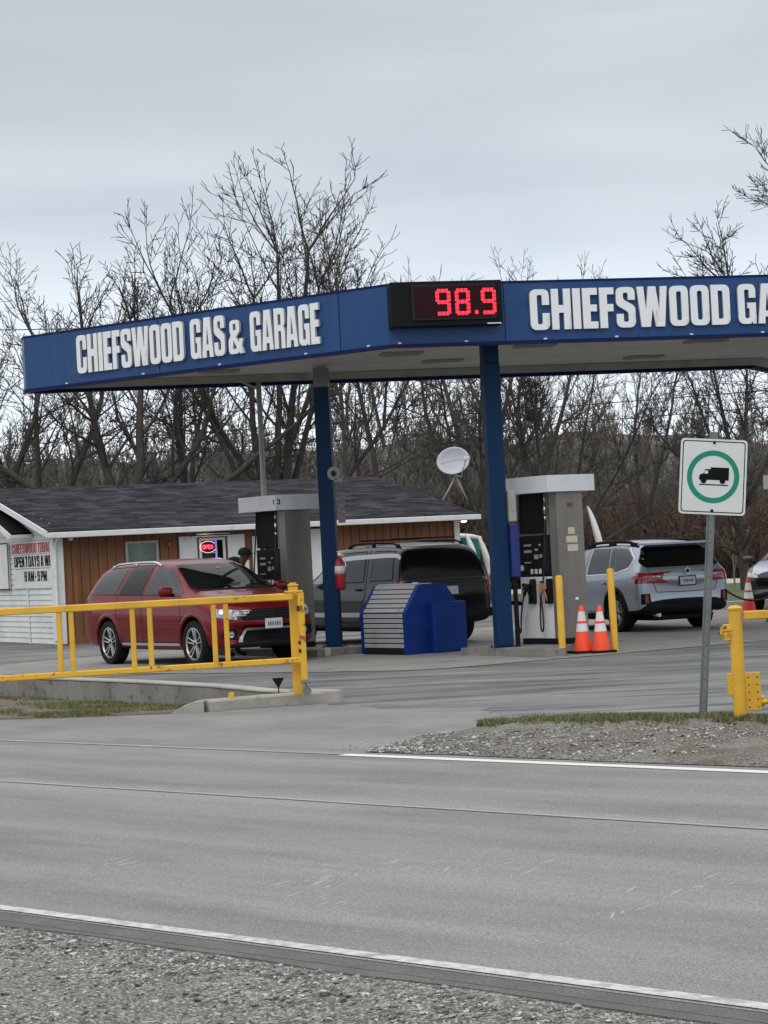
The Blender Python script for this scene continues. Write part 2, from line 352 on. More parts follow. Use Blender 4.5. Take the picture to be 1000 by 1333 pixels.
class MB:
    def __init__(s):
        s.bm = bmesh.new(); s.mi = 0
    def _fin(s, fs):
        for f in fs: f.material_index = s.mi
    def box(s, c, size, bevel=0.0, rot=None, seg=2):
        m = Matrix.Translation(c)
        if rot is not None: m = m @ rot
        m = m @ Matrix.Diagonal((*size, 1))
        r = bmesh.ops.create_cube(s.bm, size=1.0, matrix=m)
        vs = r['verts']; fs = set(f for v in vs for f in v.link_faces)
        s._fin(fs)
        if bevel:
            es = list(set(e for v in vs for e in v.link_edges))
            r2 = bmesh.ops.bevel(s.bm, geom=es, offset=bevel, segments=seg, affect='EDGES', profile=0.5)
            s._fin(r2['faces'])
        return s
    def b2(s, x0, x1, y0, y1, z0, z1, bevel=0.0):
        return s.box(((x0 + x1) / 2, (y0 + y1) / 2, (z0 + z1) / 2), (abs(x1 - x0), abs(y1 - y0), abs(z1 - z0)), bevel)
    def tube(s, pts, r, n=8, cap=True):
        pts = [Vector(p) for p in pts]
        rs = r if isinstance(r, (list, tuple)) else [r] * len(pts)
        rings = []
        up = None
        for i, p in enumerate(pts):
            d = (pts[min(i + 1, len(pts) - 1)] - pts[max(i - 1, 0)])
            if d.length < 1e-9: d = Vector((0, 0, 1))
            d.normalize()
            if up is None:
                a = Vector((0, 0, 1)) if abs(d.z) < 0.9 else Vector((1, 0, 0))
                up = d.cross(a).normalized()
            else:
                up = (up - d * up.dot(d)).normalized()
            w = d.cross(up)
            rings.append([s.bm.verts.new(p + (up * math.cos(2 * PI * k / n) + w * math.sin(2 * PI * k / n)) * rs[i]) for k in range(n)])
        fs = []
        for a, b in zip(rings, rings[1:]):
            for k in range(n):
                fs.append(s.bm.faces.new((a[k], a[(k + 1) % n], b[(k + 1) % n], b[k])))
        for f in fs: f.smooth = True
        if cap:
            fs.append(s.bm.faces.new(rings[0][::-1])); fs.append(s.bm.faces.new(rings[-1]))
        s._fin(fs)
        return s
    def sqtube(s, p0, p1, w, h=None, bevel=0.006):
        h = h or w
        p0 = Vector(p0); p1 = Vector(p1)
        d = (p1 - p0); L = d.length; d.normalize()
        a = Vector((0, 0, 1)) if abs(d.z) < 0.9 else Vector((0, 1, 0))
        u = a.cross(d).normalized(); v = d.cross(u).normalized()
        rot = Matrix((u, v, d)).transposed().to_4x4()
        return s.box((p0 + p1) / 2, (w, h, L), bevel, rot, 1)
    def lathe(s, prof, n=24, c=(0, 0, 0), axis='Z', smooth=True):
        c = Vector(c)
        rings = []
        for r, z in prof:
            ring = []
            for k in range(n):
                a = 2 * PI * k / n
                if axis == 'Z': p = Vector((r * math.cos(a), r * math.sin(a), z))
                elif axis == 'Y': p = Vector((r * math.cos(a), z, r * math.sin(a)))
                else: p = Vector((z, r * math.cos(a), r * math.sin(a)))
                ring.append(s.bm.verts.new(c + p))
            rings.append(ring)
        fs = []
        for a, b in zip(rings, rings[1:]):
            for k in range(n):
                f = s.bm.faces.new((a[k], a[(k + 1) % n], b[(k + 1) % n], b[k])); f.smooth = smooth; fs.append(f)
        fs.append(s.bm.faces.new(rings[0][::-1])); fs.append(s.bm.faces.new(rings[-1]))
        s._fin(fs)
        return s
    def prism(s, poly, lo, hi, axis='Z', holes=()):
        """extrude a 2-D outline; axis is the extrusion direction. coordinates: Z:(x,y) Y:(x,z) X:(y,z)"""
        loops = [list(poly)] + [list(h) for h in holes]
        def P(q, t):
            return {'Z': (q[0], q[1], t), 'Y': (q[0], t, q[1]), 'X': (t, q[0], q[1])}[axis]
        flat = [q for l in loops for q in l]
        tri = tessellate_polygon([[Vector((q[0], q[1], 0)) for q in l] for l in loops])
        A = [s.bm.verts.new(P(q, lo)) for q in flat]; B = [s.bm.verts.new(P(q, hi)) for q in flat]
        fs = []
        for t in tri:
            try:
                fs.append(s.bm.faces.new([A[i] for i in t])); fs.append(s.bm.faces.new([B[i] for i in reversed(t)]))
            except ValueError: pass
        o = 0
        for l in loops:
            k = len(l)
            for i in range(k):
                a, b = o + i, o + (i + 1) % k
                try: fs.append(s.bm.faces.new((A[a], A[b], B[b], B[a])))
                except ValueError: pass
            o += k
        s._fin(fs)
        return s
    def poly(s, pts):
        f = s.bm.faces.new([s.bm.verts.new(p) for p in pts]); s._fin([f]); return s
    def build(s, name, mats, parent=None, smooth=False, angle=None, recalc=True):
        if recalc: bmesh.ops.recalc_face_normals(s.bm, faces=s.bm.faces)
        me = bpy.data.meshes.new(name)
        s.bm.to_mesh(me); s.bm.free()
        return link_mesh(name, me, mats, parent, smooth, angle)

def rpoly(pts, seg=5):
    """closed polygon with rounded corners; pts: (x, y) or (x, y, r)"""
    out = []
    n = len(pts)
    for i in range(n):
        p = Vector(pts[i][:2]); r = pts[i][2] if len(pts[i]) > 2 else 0
        if r <= 0:
            out.append((p.x, p.y)); continue
        a = (Vector(pts[i - 1][:2]) - p); b = (Vector(pts[(i + 1) % n][:2]) - p)
        r = min(r, a.length * 0.49, b.length * 0.49)
        a.normalize(); b.normalize()
        p0 = p + a * r; p1 = p + b * r
        for k in range(seg + 1):
            t = k / seg
            q = p0 * (1 - t) ** 2 + p * 2 * t * (1 - t) + p1 * t * t
            out.append((q.x, q.y))
    return out

# ---------------------------------------------------------------- lettering
def _glyphs():
    t = .185; w = .5; G = {}
    R = .17; r = .05
    G['C'] = (w, [(0,0,R),(w,0,R),(w,.41),(w-t,.41),(w-t,.14,r),(t,.14,r),(t,.86,r),(w-t,.86,r),(w-t,.61),(w,.61),(w,1,R),(0,1,R)], [])
    G['H'] = (w, [(0,0),(t,0),(t,.41),(w-t,.41),(w-t,0),(w,0),(w,1),(w-t,1),(w-t,.6),(t,.6),(t,1),(0,1)], [])
    G['I'] = (.2, [(0,0),(.2,0),(.2,1),(0,1)], [])
    G['E'] = (.39, [(0,0),(.39,0),(.39,.17),(.2,.17),(.2,.42),(.37,.42),(.37,.59),(.2,.59),(.2,.83),(.39,.83),(.39,1),(0,1)], [])
    G['F'] = (.38, [(0,0),(.2,0),(.2,.41),(.36,.41),(.36,.59),(.2,.59),(.2,.83),(.38,.83),(.38,1),(0,1)], [])
    G['S'] = (w, [(0,0,R),(w,0,R),(w,.52,.1),(t,.70,.06),(t,.86,r),(w-t,.86,r),(w-t,.68),(w,.68),(w,1,R),(0,1,R),(0,.56,.1),(w-t,.38,.06),(w-t,.14,r),(t,.14,r),(t,.34),(0,.34)], [])
    G['W'] = (.80, [(.09,0),(.33,0),(.40,.45),(.47,0),(.71,0),(.80,1),(.62,1),(.575,.42),(.50,1),(.30,1),(.225,.42),(.18,1),(0,1)], [])
    G['O'] = (w, [(0,0,R),(w,0,R),(w,1,R),(0,1,R)], [[(t,.14,r),(t,.86,r),(w-t,.86,r),(w-t,.14,r)]])
    G['D'] = (w, [(0,0),(w,0,R),(w,1,R),(0,1)], [[(t,.15),(t,.85),(w-t,.85,r),(w-t,.15,r)]])
    G['G'] = (w, [(0,0,R),(w-.15,0,.06),(w-.13,.06),(w-.09,0),(w,0),(w,.53),(w*.52,.53),(w*.52,.39),(w-t,.39),(w-t,.14,r),(t,.14,r),(t,.86,r),(w-t,.86,r),(w-t,.65),(w,.65),(w,1,R),(0,1,R)], [])
    G['A'] = (.54, [(0,0),(.19,0),(.20,.17),(.34,.17),(.35,0),(.54,0),(.42,1),(.12,1)], [[(.215,.32),(.27,.80),(.325,.32)]])
    G['R'] = (w, [(0,0),(t,0),(t,.43),(w-t,.43,.03),(w-t,0),(w,0),(w,.46,.05),(w-.07,.53),(w,.60,.05),(w,1,R),(0,1)], [[(t,.58),(t,.85),(w-t,.85,r),(w-t,.58,.03)]])
    G['&'] = (.62, [(0,0,.14),(.36,0,.05),(.40,.07),(.44,0),(.62,0),(.54,.20),(.60,.44),(.45,.44),(.42,.32),(.31,.50),(.46,.64,.05),(.46,1,.15),(.06,1,.15),(.06,.66,.05),(.10,.56),(0,.42,.08)], [[(.20,.70),(.20,.88),(.31,.88),(.31,.70)],[(.17,.13),(.20,.40),(.33,.17)]])
    G['P'] = (.47, [(0,0),(t,0),(t,.38),(.47,.38,R),(.47,1,R),(0,1)], [[(t,.54),(t,.85),(.47-.16,.85,r),(.47-.16,.54,r)]])
    G['N'] = (w, [(0,0),(.17,0),(.17,.5),(w-.18,0),(w,0),(w,1),(w-.17,1),(w-.17,.52),(.18,1),(0,1)], [])
    G['7'] = (.4, [(.08,0),(.27,0),(.4,.8),(.4,1),(0,1),(0,.82),(.21,.82)], [])
    G['Y'] = (.5, [(.16,0),(.34,0),(.34,.4),(.5,1),(.32,1),(.25,.62),(.18,1),(0,1),(.16,.4)], [])
    G['K'] = (.53, [(0,0),(t,0),(t,.38),(.33,0),(.53,0),(.33,.52),(.52,1),(.33,1),(t,.62),(t,1),(0,1)], [])
    G['M'] = (.7, [(0,0),(.16,0),(.16,.6),(.28,0),(.42,0),(.54,.6),(.54,0),(.7,0),(.7,1),(.47,1),(.35,.45),(.23,1),(0,1)], [])
    G['T'] = (.44, [(.13,0),(.31,0),(.31,.83),(.44,.83),(.44,1),(0,1),(0,.83),(.13,.83)], [])
    G['B'] = (w, [(0,0),(w,0,R),(w,.52,.08),(w,.55,.08),(w,1,R),(0,1)], [[(t,.14),(t,.44),(w-t,.44,r),(w-t,.14,r)],[(t,.60),(t,.86),(w-t,.86,r),(w-t,.60,r)]])
    G['8'] = (w, [(0,0,R),(w,0,R),(w,1,R),(0,1,R)], [[(t,.14,r),(t,.44,r),(w-t,.44,r),(w-t,.14,r)],[(t,.60,r),(t,.86,r),(w-t,.86,r),(w-t,.60,r)]])
    G['9'] = (w, [(0,0,R),(w,0,R),(w,1,R),(0,1,R),(0,.42,R),(w-t,.42,.03),(w-t,.14,r),(t,.14,r),(t,.28),(0,.28)], [[(t,.56,r),(t,.86,r),(w-t,.86,r),(w-t,.56,r)]])
    G['1'] = (.32, [(.12,0),(.32,0),(.32,1),(.18,1),(0,.86),(0,.70),(.12,.74)], [])
    G['3'] = (w, [(0,0,R),(w,0,R),(w,.48,.05),(w-.06,.53),(w,.58,.05),(w,1,R),(0,1,R),(0,.70),(t,.70),(t,.86),(w-t,.86,r),(w-t,.60),(.22,.60),(.22,.44),(w-t,.44),(w-t,.14,r),(t,.14),(t,.30),(0,.30)], [])
    G['-'] = (.25, [(0,.36),(.25,.36),(.25,.54),(0,.54)], [])
    G['.'] = (.2, [(0,0),(.2,0),(.2,.2),(0,.2)], [])
    return G
GL = _glyphs()

def layout(text, x0, x1, gap=.055, space=.22):
    """list of (char, x, sx) so the word runs from x0 to x1 for unit height"""
    adv = 0; items = []
    for ch in text:
        if ch == ' ': adv += space - gap; continue
        items.append((ch, adv)); adv += GL[ch][0] + gap
    tot = adv - gap
    k = (x1 - x0) / tot
    return [(c, x0 + a * k, k) for c, a in items]

def glyph_into(mb, ch, x, z, sx, h, y0, y1, axis='Y'):
    w, out, holes = GL[ch]
    f = lambda l: [(x + q[0] * sx, z + q[1] * h) for q in rpoly(l)]
    mb.prism(f(out), y0, y1, axis, [f(hh) for hh in holes])
# ================================================================ GROUND
def sheet(name, poly, z, m, thick=None):
    tri = tessellate_polygon([[Vector((x, y, 0)) for x, y in poly]])
    vs = [(x, y, z) for x, y in poly]
    fs = []
    for t in tri:
        a, b, c = [Vector(vs[i]) for i in t]
        if (b - a).cross(c - a).z < 0: t = t[::-1]
        fs.append(tuple(t))
    n = len(poly)
    if thick:
        vs += [(x, y, z - thick) for x, y in poly]
        for i in range(n):
            j = (i + 1) % n
            fs.append((i, j, j + n, i + n))
    o = raw(name, vs, fs, m)
    if thick:
        bm = bmesh.new(); bm.from_mesh(o.data); bmesh.ops.recalc_face_normals(bm, faces=bm.faces)
        bm.to_mesh(o.data); bm.free()
    tag(o, kind='structure')
    return o

def densify(pl, step):
    out = []
    for a, b in zip(pl, pl[1:]):
        a = np.array(a, float); b = np.array(b, float)
        n = max(1, int(np.hypot(*(b - a)[:2]) / step))
        for i in range(n): out.append(a + (b - a) * i / n)
    out.append(np.array(pl[-1], float))
    return np.array(out)

def resample(pl, n):
    pl = np.array(pl, float)
    d = np.r_[0, np.cumsum(np.hypot(*(np.diff(pl, axis=0).T)))]
    t = np.linspace(0, d[-1], n)
    return np.c_[np.interp(t, d, pl[:, 0]), np.interp(t, d, pl[:, 1])]

def strip(name, A, B, nu, nv, hf, m, us=None):
    """bumpy ground between two plan outlines"""
    A = resample(A, nu + 1); B = resample(B, nu + 1)
    vs = []; fs = []
    for i in range(nu + 1):
        for j in range(nv + 1):
            v = j / nv
            p = A[i] * (1 - v) + B[i] * v
            vs.append((p[0], p[1], hf(p[0], p[1], v, i / nu)))
    for i in range(nu):
        for j in range(nv):
            a = i * (nv + 1) + j
            fs.append((a, a + nv + 1, a + nv + 2, a + 1))
    o = raw(name, vs, fs, m, smooth=True)
    bm = bmesh.new(); bm.from_mesh(o.data); bmesh.ops.recalc_face_normals(bm, faces=bm.faces)
    if sum(f.normal.z for f in bm.faces) < 0:
        for f in bm.faces: f.normal_flip()
    bm.to_mesh(o.data); bm.free()
    tag(o, kind='structure')
    return o

def nz3(x, y, s, seed=0.0):
    return noise.noise(Vector((x * s + seed, y * s - seed, seed * 1.7)))

dR = np.array((0.714, -0.700)); nR = np.array((0.700, 0.714))
def rp(n, t):                       # point at distance n across and t along the road
    p = nR * n + dR * t
    return (float(p[0]), float(p[1]))

# base ground out to the horizon, dropping a little under everything
sheet('ground', [(-900, -300), (900, -300), (900, 1500), (-900, 1500)], -0.42, 'field')
N0, NC, N1 = 6.56, 10.45, 12.97     # near line, centre seam, far line (across)
def roadsheet(name, n0, n1, t0, t1, z, m):
    return sheet(name, [rp(n0, t0), rp(n0, t1), rp(n1, t1), rp(n1, t0)], z, m)
road = roadsheet('road', N0 - 0.075, N1 + 0.22, -160, 120, 0.004, 'road')
# ragged broken edge of the asphalt towards the near gravel
ew = []
for i in range(260):
    t = -26 + i * 0.2
    ew.append(rp(N0 - 0.24 - 0.05 - 0.06 * nz3(t, 0, 1.3) - 0.05 * nz3(t, 3, 5), t))
sheet('road_edge', ew + [rp(N0 - 0.07, 26), rp(N0 - 0.07, -26)], 0.002, 'edgeasph', thick=0.05)

sheet('lot', [rp(N1 + .2, -60), rp(N1 + .2, 40), (60, -10), (60, 49.3), (5.0, 49.8), (1.0, 75), (-60, 75), (-25, 58), (-12, 41), (-5.80, 32.9), (-4.42, 31.1), (-3.17, 29.3), (-2.13, 27.6), (-1.50, 26.3), (-1.0, 25.6),
             (-0.72, 25.3), (-1.45, 25.05), (-2.2, 24.65), (-3.5, 24.8), (-4.44, 25.15), (-8, 28), (-30, 49.5)], 0.0, 'lot')
# lighter, gravelly apron between the road and the lot
ap = densify([rp(N1 + .22, -22), rp(N1 + .22, 7.2)], .5).tolist() + [(p[0] + .30 * nz3(p[0], p[1], .9, 3) + .16 * nz3(p[0], p[1], 3.1, 5), p[1] + .75 * nz3(p[0], p[1], .6, 8) + .25 * nz3(p[0], p[1], 2.4, 1)) for p in densify([(3.5, 16.6), (1.0, 21.6), (0.9, 23.4), (-0.2, 24.2), (-.62, 24.85)], .12)] + densify([(-.72, 24.9), (-1.45, 24.75), (-2.2, 24.4), (-3.5, 24.6), (-4.44, 24.95), (-8, 27.8), (-12, 31.5)], .3).tolist()
sheet('apron', [tuple(p) for p in ap], 0.0045, 'apron')
# concrete slab under the canopy
sheet('concrete_slab', [(-7.5, 36.4), (-1.37, 31.7), (0.15, 30.78), (0.5, 30.74), (0.9, 30.86), (2.4, 31.8), (5.75, 34.0), (14, 39.4), (14, 48), (7, 48), (2, 45), (-3.2, 42.5), (-6.5, 39.5)], 0.0075, 'concrete')
for k_, (a_, b_) in enumerate((((2.4, 31.9), (-3.0, 42.4)), ((-1.37, 31.8), (2.2, 33.2)), ((5.75, 34.1), (1.5, 44.2)), ((9.5, 36.6), (5.5, 47)), ((-4.5, 37.5), (8, 44.0)))):
    a_ = Vector(a_); b_ = Vector(b_); n_ = (b_ - a_).normalized(); n_ = Vector((-n_.y, n_.x)) * .012
    sheet('slab_joint', [tuple(a_ - n_), tuple(a_ + n_), tuple(b_ + n_), tuple(b_ - n_)], 0.0105 + k_ * .0003, 'seam')
sheet('far_field', [(5.0, 50.0), (60, 49.5), (120, 73), (3, 73)], -0.01, 'field')
sheet('far_road', [(-200, 76), (200, 70), (200, 77), (-200, 83)], -0.005, mat('pale far road', (0.42, 0.42, 0.40), 0.9))
m = MB(); m.b2(5.0, 60, 49.55, 49.75, -0.02, 0.14, 0.02)
tag(m.build('kerb', 'kerb'), kind='structure')

# painted lines and the centre seam
def lane_line(name, n, w, m, z, t0=-120, t1=90):
    o = roadsheet(name, n - w / 2, n + w / 2, t0, t1, z, m)
    return o
lane_line('near_edge_line', N0, 0.09, 'paint_w', 0.0085)
lane_line('far_edge_line', N1 - .04, 0.135, 'paint_n', 0.0085, -13.3, 90)
M['paint_f'] = mat('nearly worn off white paint', (0.27, 0.272, 0.268), 0.85, var=[(1.6, 4, 0.56, 0.66, (0.46, 0.46, 0.45)), (60, 3, 0.5, 0.7, (0.30, 0.30, 0.29))])
lane_line('faded_edge_line', N1, 0.09, 'paint_f', 0.0085, -120, -13.32)
def wob(name, n, w, z, m, a=0.012, s=0.9):
    L = []; Rr = []
    for i in range(300):
        t = -30 + i * 0.2
        q = a * nz3(t, n, s) + a * 0.5 * nz3(t, n, 4)
        L.append(rp(n + q - w / 2, t)); Rr.append(rp(n + q + w / 2, t))
    return sheet(name, L + Rr[::-1], z, m)
wob('centre_line', NC + 0.03, 0.042, 0.0085, 'paint_y')
wob('centre_seam', NC - 0.001, 0.012, 0.0085, 'seam')
0 and wob('pale_wheel_band', NC - 0.22, 0.26, 0.0065, mat('pale worn road band', (0.38, 0.378, 0.365), 0.88, var=[(0.8, 4, 0.4, 0.6, (0.32, 0.318, 0.305)), (150, 3, 0.42, 0.62, (0.20, 0.20, 0.19))]), 0.05, 0.4)
# a tar crack in the near lane
pts = []
t = -15.0
cx = [rp(8.15 + 0.10 * nz3(t + i * .08, 0, 1.7) + 0.03 * nz3(t + i * .08, 5, 7), t + i * 0.08) for i in range(0, 34)]
cy = [(x + 0.004 + 0.007 * abs(nz3(i, 1, 0.7)) - .004, y + 0.005) for i, (x, y) in enumerate(cx)]
sheet('road_crack', cx + cy[::-1], 0.0072, 'seam')

# pale scuffs left by tyres and blades where vehicles turn in
def ground_pt(px, py):
    return px, py
vs = []; fs = []
rs_ = random.Random(8)
for cx_, cy_, nn_, sx_ in ((-.45, 11.5, 24, .26), (-.05, 11.9, 8, .2), (.55, 11.7, 7, .25), (1.35, 10.9, 9, .3), (.25, 11.9, 8, .3), (-1.55, 12.6, 14, .25), (-.35, 10.9, 6, .12), (1.0, 10.2, 5, .2), (-1.9, 12.3, 8, .3)):
    for k in range(nn_):
        x = cx_ + rs_.gauss(0, sx_ * .5); y = cy_ + rs_.gauss(0, .16); L_ = rs_.uniform(.06, .34); w_ = rs_.uniform(.006, .022); a = rad(62 + rs_.gauss(0, 7))
        d_ = Vector((math.cos(a), math.sin(a), 0)); n_ = Vector((-d_.y, d_.x, 0)); p_ = Vector((x, y, .0045 + .000004 * len(fs)))
        i = len(vs); vs += [tuple(p_ - d_ * L_ / 2), tuple(p_ + n_ * w_ * .5), tuple(p_ + d_ * L_ / 2), tuple(p_ - n_ * w_ * .5)]; fs.append((i, i + 3, i + 2, i + 1))
tag(raw('tyre_scuffs', vs, fs, mat('pale scuff', (.38, .385, .378), .95, spec=.1, var=[(9, 4, .45, .6, (.34, .345, .34))])), kind='structure')
# near gravel shoulder (bottom of the picture)
def h_near(x, y, v, u):
    e = min(1, v * 9)
    return -0.045 * e + 0.045 * nz3(x, y, 1.1) * e + 0.030 * nz3(x, y, 4.3, 3) * e + 0.010 * nz3(x, y, 13, 7) * e
strip('gravel_shoulder', [rp(N0 - .23, t) for t in (-26, 0, 26)], [rp(0.2, t) for t in (-26, 0, 26)], 520, 70, h_near, 'gravel')

# mound of gravel and thin grass beside the entrance
VA = [rp(13.14 + .10 * abs(nz3(t, 2, 1.3)) + .05 * abs(nz3(t, 2, 6)), t) for t in np.arange(-13.2, 8, .12)]
VB = [rp(13.17, -13.25), (-0.12, 19.0), (0.32, 20.0), (0.9, 20.75), (1.34, 20.95), (2.05, 20.55), (3.3, 19.6), (7, 16.3), (15, 9.0)]
VB = [(p[0] + .10 * nz3(p[0], p[1], 1.4, 7) + .05 * nz3(p[0], p[1], 5, 7), p[1] + .22 * nz3(p[0], p[1], 1.2, 3) + .08 * nz3(p[0], p[1], 5, 2)) for p in densify(VB, .1)]
def h_verge(x, y, v, u):
    e = math.sin(PI * min(1, max(0, v))) ** 0.6 if 0 < v < 1 else 0
    k = min(1, u * 9)
    return 0.0 + e * k * (0.075 + 0.03 * nz3(x, y, 1.2, 1) + 0.03 * nz3(x, y, 4.5, 2) + 0.012 * nz3(x, y, 14, 5)) + 0.010
strip('gravel_verge', VA, VB, 300, 50, h_verge, 'verge')

# sunken verge with thin grass between the two kerbs
DA = [(-0.98, 25.2), (-1.45, 25.02), (-2.2, 24.62), (-3.5, 24.77), (-4.44, 25.12), (-8, 27.97), (-14, 33.4)]
DB = [(-0.98, 25.5), (-1.42, 26.3), (-2.05, 27.6), (-3.09, 29.3), (-4.34, 31.1), (-8, 35.7), (-14, 43)]
def h_ditch(x, y, v, u):
    k = min(1, u * 6)
    return 0.004 - 0.20 * v * k + 0.05 * nz3(x, y, 0.9, 4) * math.sin(PI * v) + 0.02 * nz3(x, y, 4, 2) * (1 - v) * v * 4
strip('sunken_verge', DA, DB, 160, 40, h_ditch, 'litter')

# ---- loose stones and grass blades
rng = random.Random(5)
def ico():
    bm = bmesh.new(); bmesh.ops.create_icosphere(bm, subdivisions=1, radius=1)
    v = np.array([tuple(q.co) for q in bm.verts]); f = np.array([[w.index for w in q.verts] for q in bm.faces]); bm.free()
    return v, f
IV, IF = ico()
def stones(name, spots, m):
    n = len(spots); r = np.random.RandomState(3)
    V = np.zeros((n, len(IV), 3)); F = np.zeros((n, len(IF), 3), int)
    for i, (x, y, z, s) in enumerate(spots):
        v = IV * (1 + 0.28 * r.randn(len(IV), 1))
        v = v * np.array((1.0 + r.rand() * .7, .8 + r.rand() * .3, .35 + r.rand() * .4)) * s
        a = r.rand() * 6.28; c, sn = math.cos(a), math.sin(a)
        v = v @ np.array([[c, sn, 0], [-sn, c, 0], [0, 0, 1]])
        V[i] = v + (x, y, z); F[i] = IF + i * len(IV)
    o = raw(name, V.reshape(-1, 3), F.reshape(-1, 3).tolist(), m)
    tag(o, kind='stuff')
    return o
sp = []
for i in range(52000):
    t, n = (rng.uniform(-12, -2), rng.uniform(3.7, N0 - 0.32)) if i % 6 else (rng.uniform(-17, 3.5), rng.uniform(1.4, N0 - 0.32))
    if rng.random() < 0.25: n = N0 - 0.30 - abs(rng.gauss(0, .3))
    x, y = rp(n, t)
    if y < 4: continue
    cl = 0.5 + 0.5 * nz3(x, y, 1.6, 9)
    if rng.random() > (0.12 + 1.0 * max(0, cl - .1)) * .62: continue
    s = min(0.028, 0.003 + abs(rng.gauss(0, .0048)))
    v = (N0 - .23 - n) / 6.13
    sp.append((x, y, h_near(x, y, v, 0) + s * 0.25, s))
tag(stones('gravel_stones', sp, 'stone'), 'loose grey gravel stones scattered over the near road shoulder', 'gravel')
sp = []
RA = resample(VA, 400); RB = resample(VB, 400)
for i in range(9000):
    k = rng.randrange(0, 150); v = rng.random()
    p = RA[k] * (1 - v) + RB[k] * v
    if v > 0.62 + .1 * nz3(p[0], p[1], 1.5, 4) and k > 30: continue
    if k > 45 and nz3(p[0], p[1], 1.0, 8) < 0.02: continue
    s = min(.030, 0.004 + abs(rng.gauss(0, .0065)))
    sp.append((p[0], p[1], h_verge(p[0], p[1], v, k / 399) + s * .25, s))
for i in range(700):                      # strays along the edge of the road
    t = rng.uniform(-14, 4); x, y = rp(N1 + .25 + abs(rng.gauss(0, .45)), t)
    sp.append((x, y, 0.008, rng.uniform(.004, .014)))
tag(stones('verge_stones', sp, 'stone'), 'pale stones on the gravel mound beside the station entrance', 'gravel')

def blades(name, spots, m, hmin, hmax):
    vs = []; fs = []
    for x, y, z in spots:
        for q in range(3):
            a = rng.uniform(0, 6.28); h = rng.uniform(hmin, hmax); w = .006 + .004 * rng.random()
            dx, dy = math.cos(a), math.sin(a); l = rng.uniform(.2, .8) * h; b = rng.uniform(0, 6.28)
            X = x + rng.gauss(0, .015); Y = y + rng.gauss(0, .015); i = len(vs)
            vs += [(X - dx * w, Y - dy * w, z - .01), (X + dx * w, Y + dy * w, z - .01), (X + math.cos(b) * l, Y + math.sin(b) * l, z + h)]
            fs.append((i, i + 1, i + 2))
    o = raw(name, vs, fs, m); tag(o, kind='stuff'); return o
gs = []
for i in range(13000):
    k = rng.randrange(40, 160); v = 1 - abs(rng.gauss(0, max(.03, .11 + .16 * nz3(k * .13, 3, 1)))) - .01
    if nz3(RA[k][0], RA[k][1], 1.1, 6) < -.25 and rng.random() < .7: continue
    if v < .4 or v > .99: continue
    p = RA[k] * (1 - v) + RB[k] * v
    gs.append((p[0], p[1], h_verge(p[0], p[1], v, k / 399)))
tag(blades('grass', gs, 'grass', .015, .075), 'thin green and straw grass along the back of the gravel mound', 'grass')
gs = []
DRA = resample(DA, 300); DRB = resample(DB, 300)
for i in range(9000):
    k = rng.randrange(6, 130); v = rng.random()
    p = DRA[k] * (1 - v) + DRB[k] * v
    if nz3(p[0], p[1], 0.8, 2) < -0.05: continue
    gs.append((p[0], p[1], h_ditch(p[0], p[1], v, k / 299)))
tag(blades('verge_grass', gs, 'grass', .015, .05), 'short thin grass and straw in the sunken verge', 'grass')

# kerb walls round the sunken verge: swept boxes
def sweep_wall(name, pl, w, z0, z1, m, label, cat, bev=0.02):
    mb = MB(); P = [Vector((p[0], p[1], 0)) for p in pl]
    prof = [(-w / 2, z0), (w / 2, z0), (w / 2, z1 - bev), (w / 2 - bev, z1), (-w / 2 + bev, z1), (-w / 2, z1 - bev)]
    rings = []
    for i, p in enumerate(P):
        d = (P[min(i + 1, len(P) - 1)] - P[max(i - 1, 0)]).normalized(); s_ = Vector((d.y, -d.x, 0))
        rings.append([mb.bm.verts.new(p + s_ * a + Vector((0, 0, b))) for a, b in prof])
    k = len(prof)
    for a, b in zip(rings, rings[1:]):
        for j in range(k): mb.bm.faces.new((a[j], a[(j + 1) % k], b[(j + 1) % k], b[j]))
    mb.bm.faces.new(rings[0]); mb.bm.faces.new(rings[-1][::-1])
    o = mb.build(name, m); tag(o, label, cat)
    return o
wl = densify([(-1.08, 25.62), (-1.50, 26.3), (-2.11, 27.6), (-3.15, 29.3), (-4.42, 31.1), (-5.8, 32.9), (-9, 37), (-14, 43.3)], .3)
w1 = sweep_wall('retaining_wall', wl, .20, -.4, .09, 'oldcon', 'low stained concrete retaining wall curving behind the sunken verge', 'wall')
cap = sweep_wall('wall_cap', wl, .215, .092, .118, 'kerb', None, None, .01)
cap.parent = w1
for kk in ('label', 'category'):
    if kk in cap: del cap[kk]
sweep_wall('kerb_wall', densify([(-0.74, 25.27), (-1.0, 25.22), (-1.45, 25.06), (-1.85, 24.86), (-2.1, 24.70)], .15), .24, -.2, .125, 'kerb', 'short pale concrete kerb ending under the yellow gate post', 'kerb')
m = MB(); m.prism([(-.62, 25.12), (-.58, 25.3), (-1.05, 25.85), (-1.2, 25.68), (-.92, 25.35), (-.86, 25.16)], -.1, .127, 'Z')
tag(m.build('kerb_end', 'kerb'), 'pale concrete nose where the kerb and the wall meet', 'kerb')
m = MB(); m.b2(-1.83, -1.77, 24.78, 24.84, .1, .185, .005)
tag(m.build('marker_stub', 'yellow'), 'small yellow stub on the kerb beneath the left gate', 'stub')
m = MB(); m.prism([(-1.37, .29), (-1.23, .29), (-1.30, .17)], 25.36, 25.40, 'Y'); m.tube([(-1.30, 25.38, .02), (-1.30, 25.38, .2)], .008, 6)
tag(m.build('triangle_marker', 'blackm'), 'small black triangle marker behind the pale kerb', 'marker')

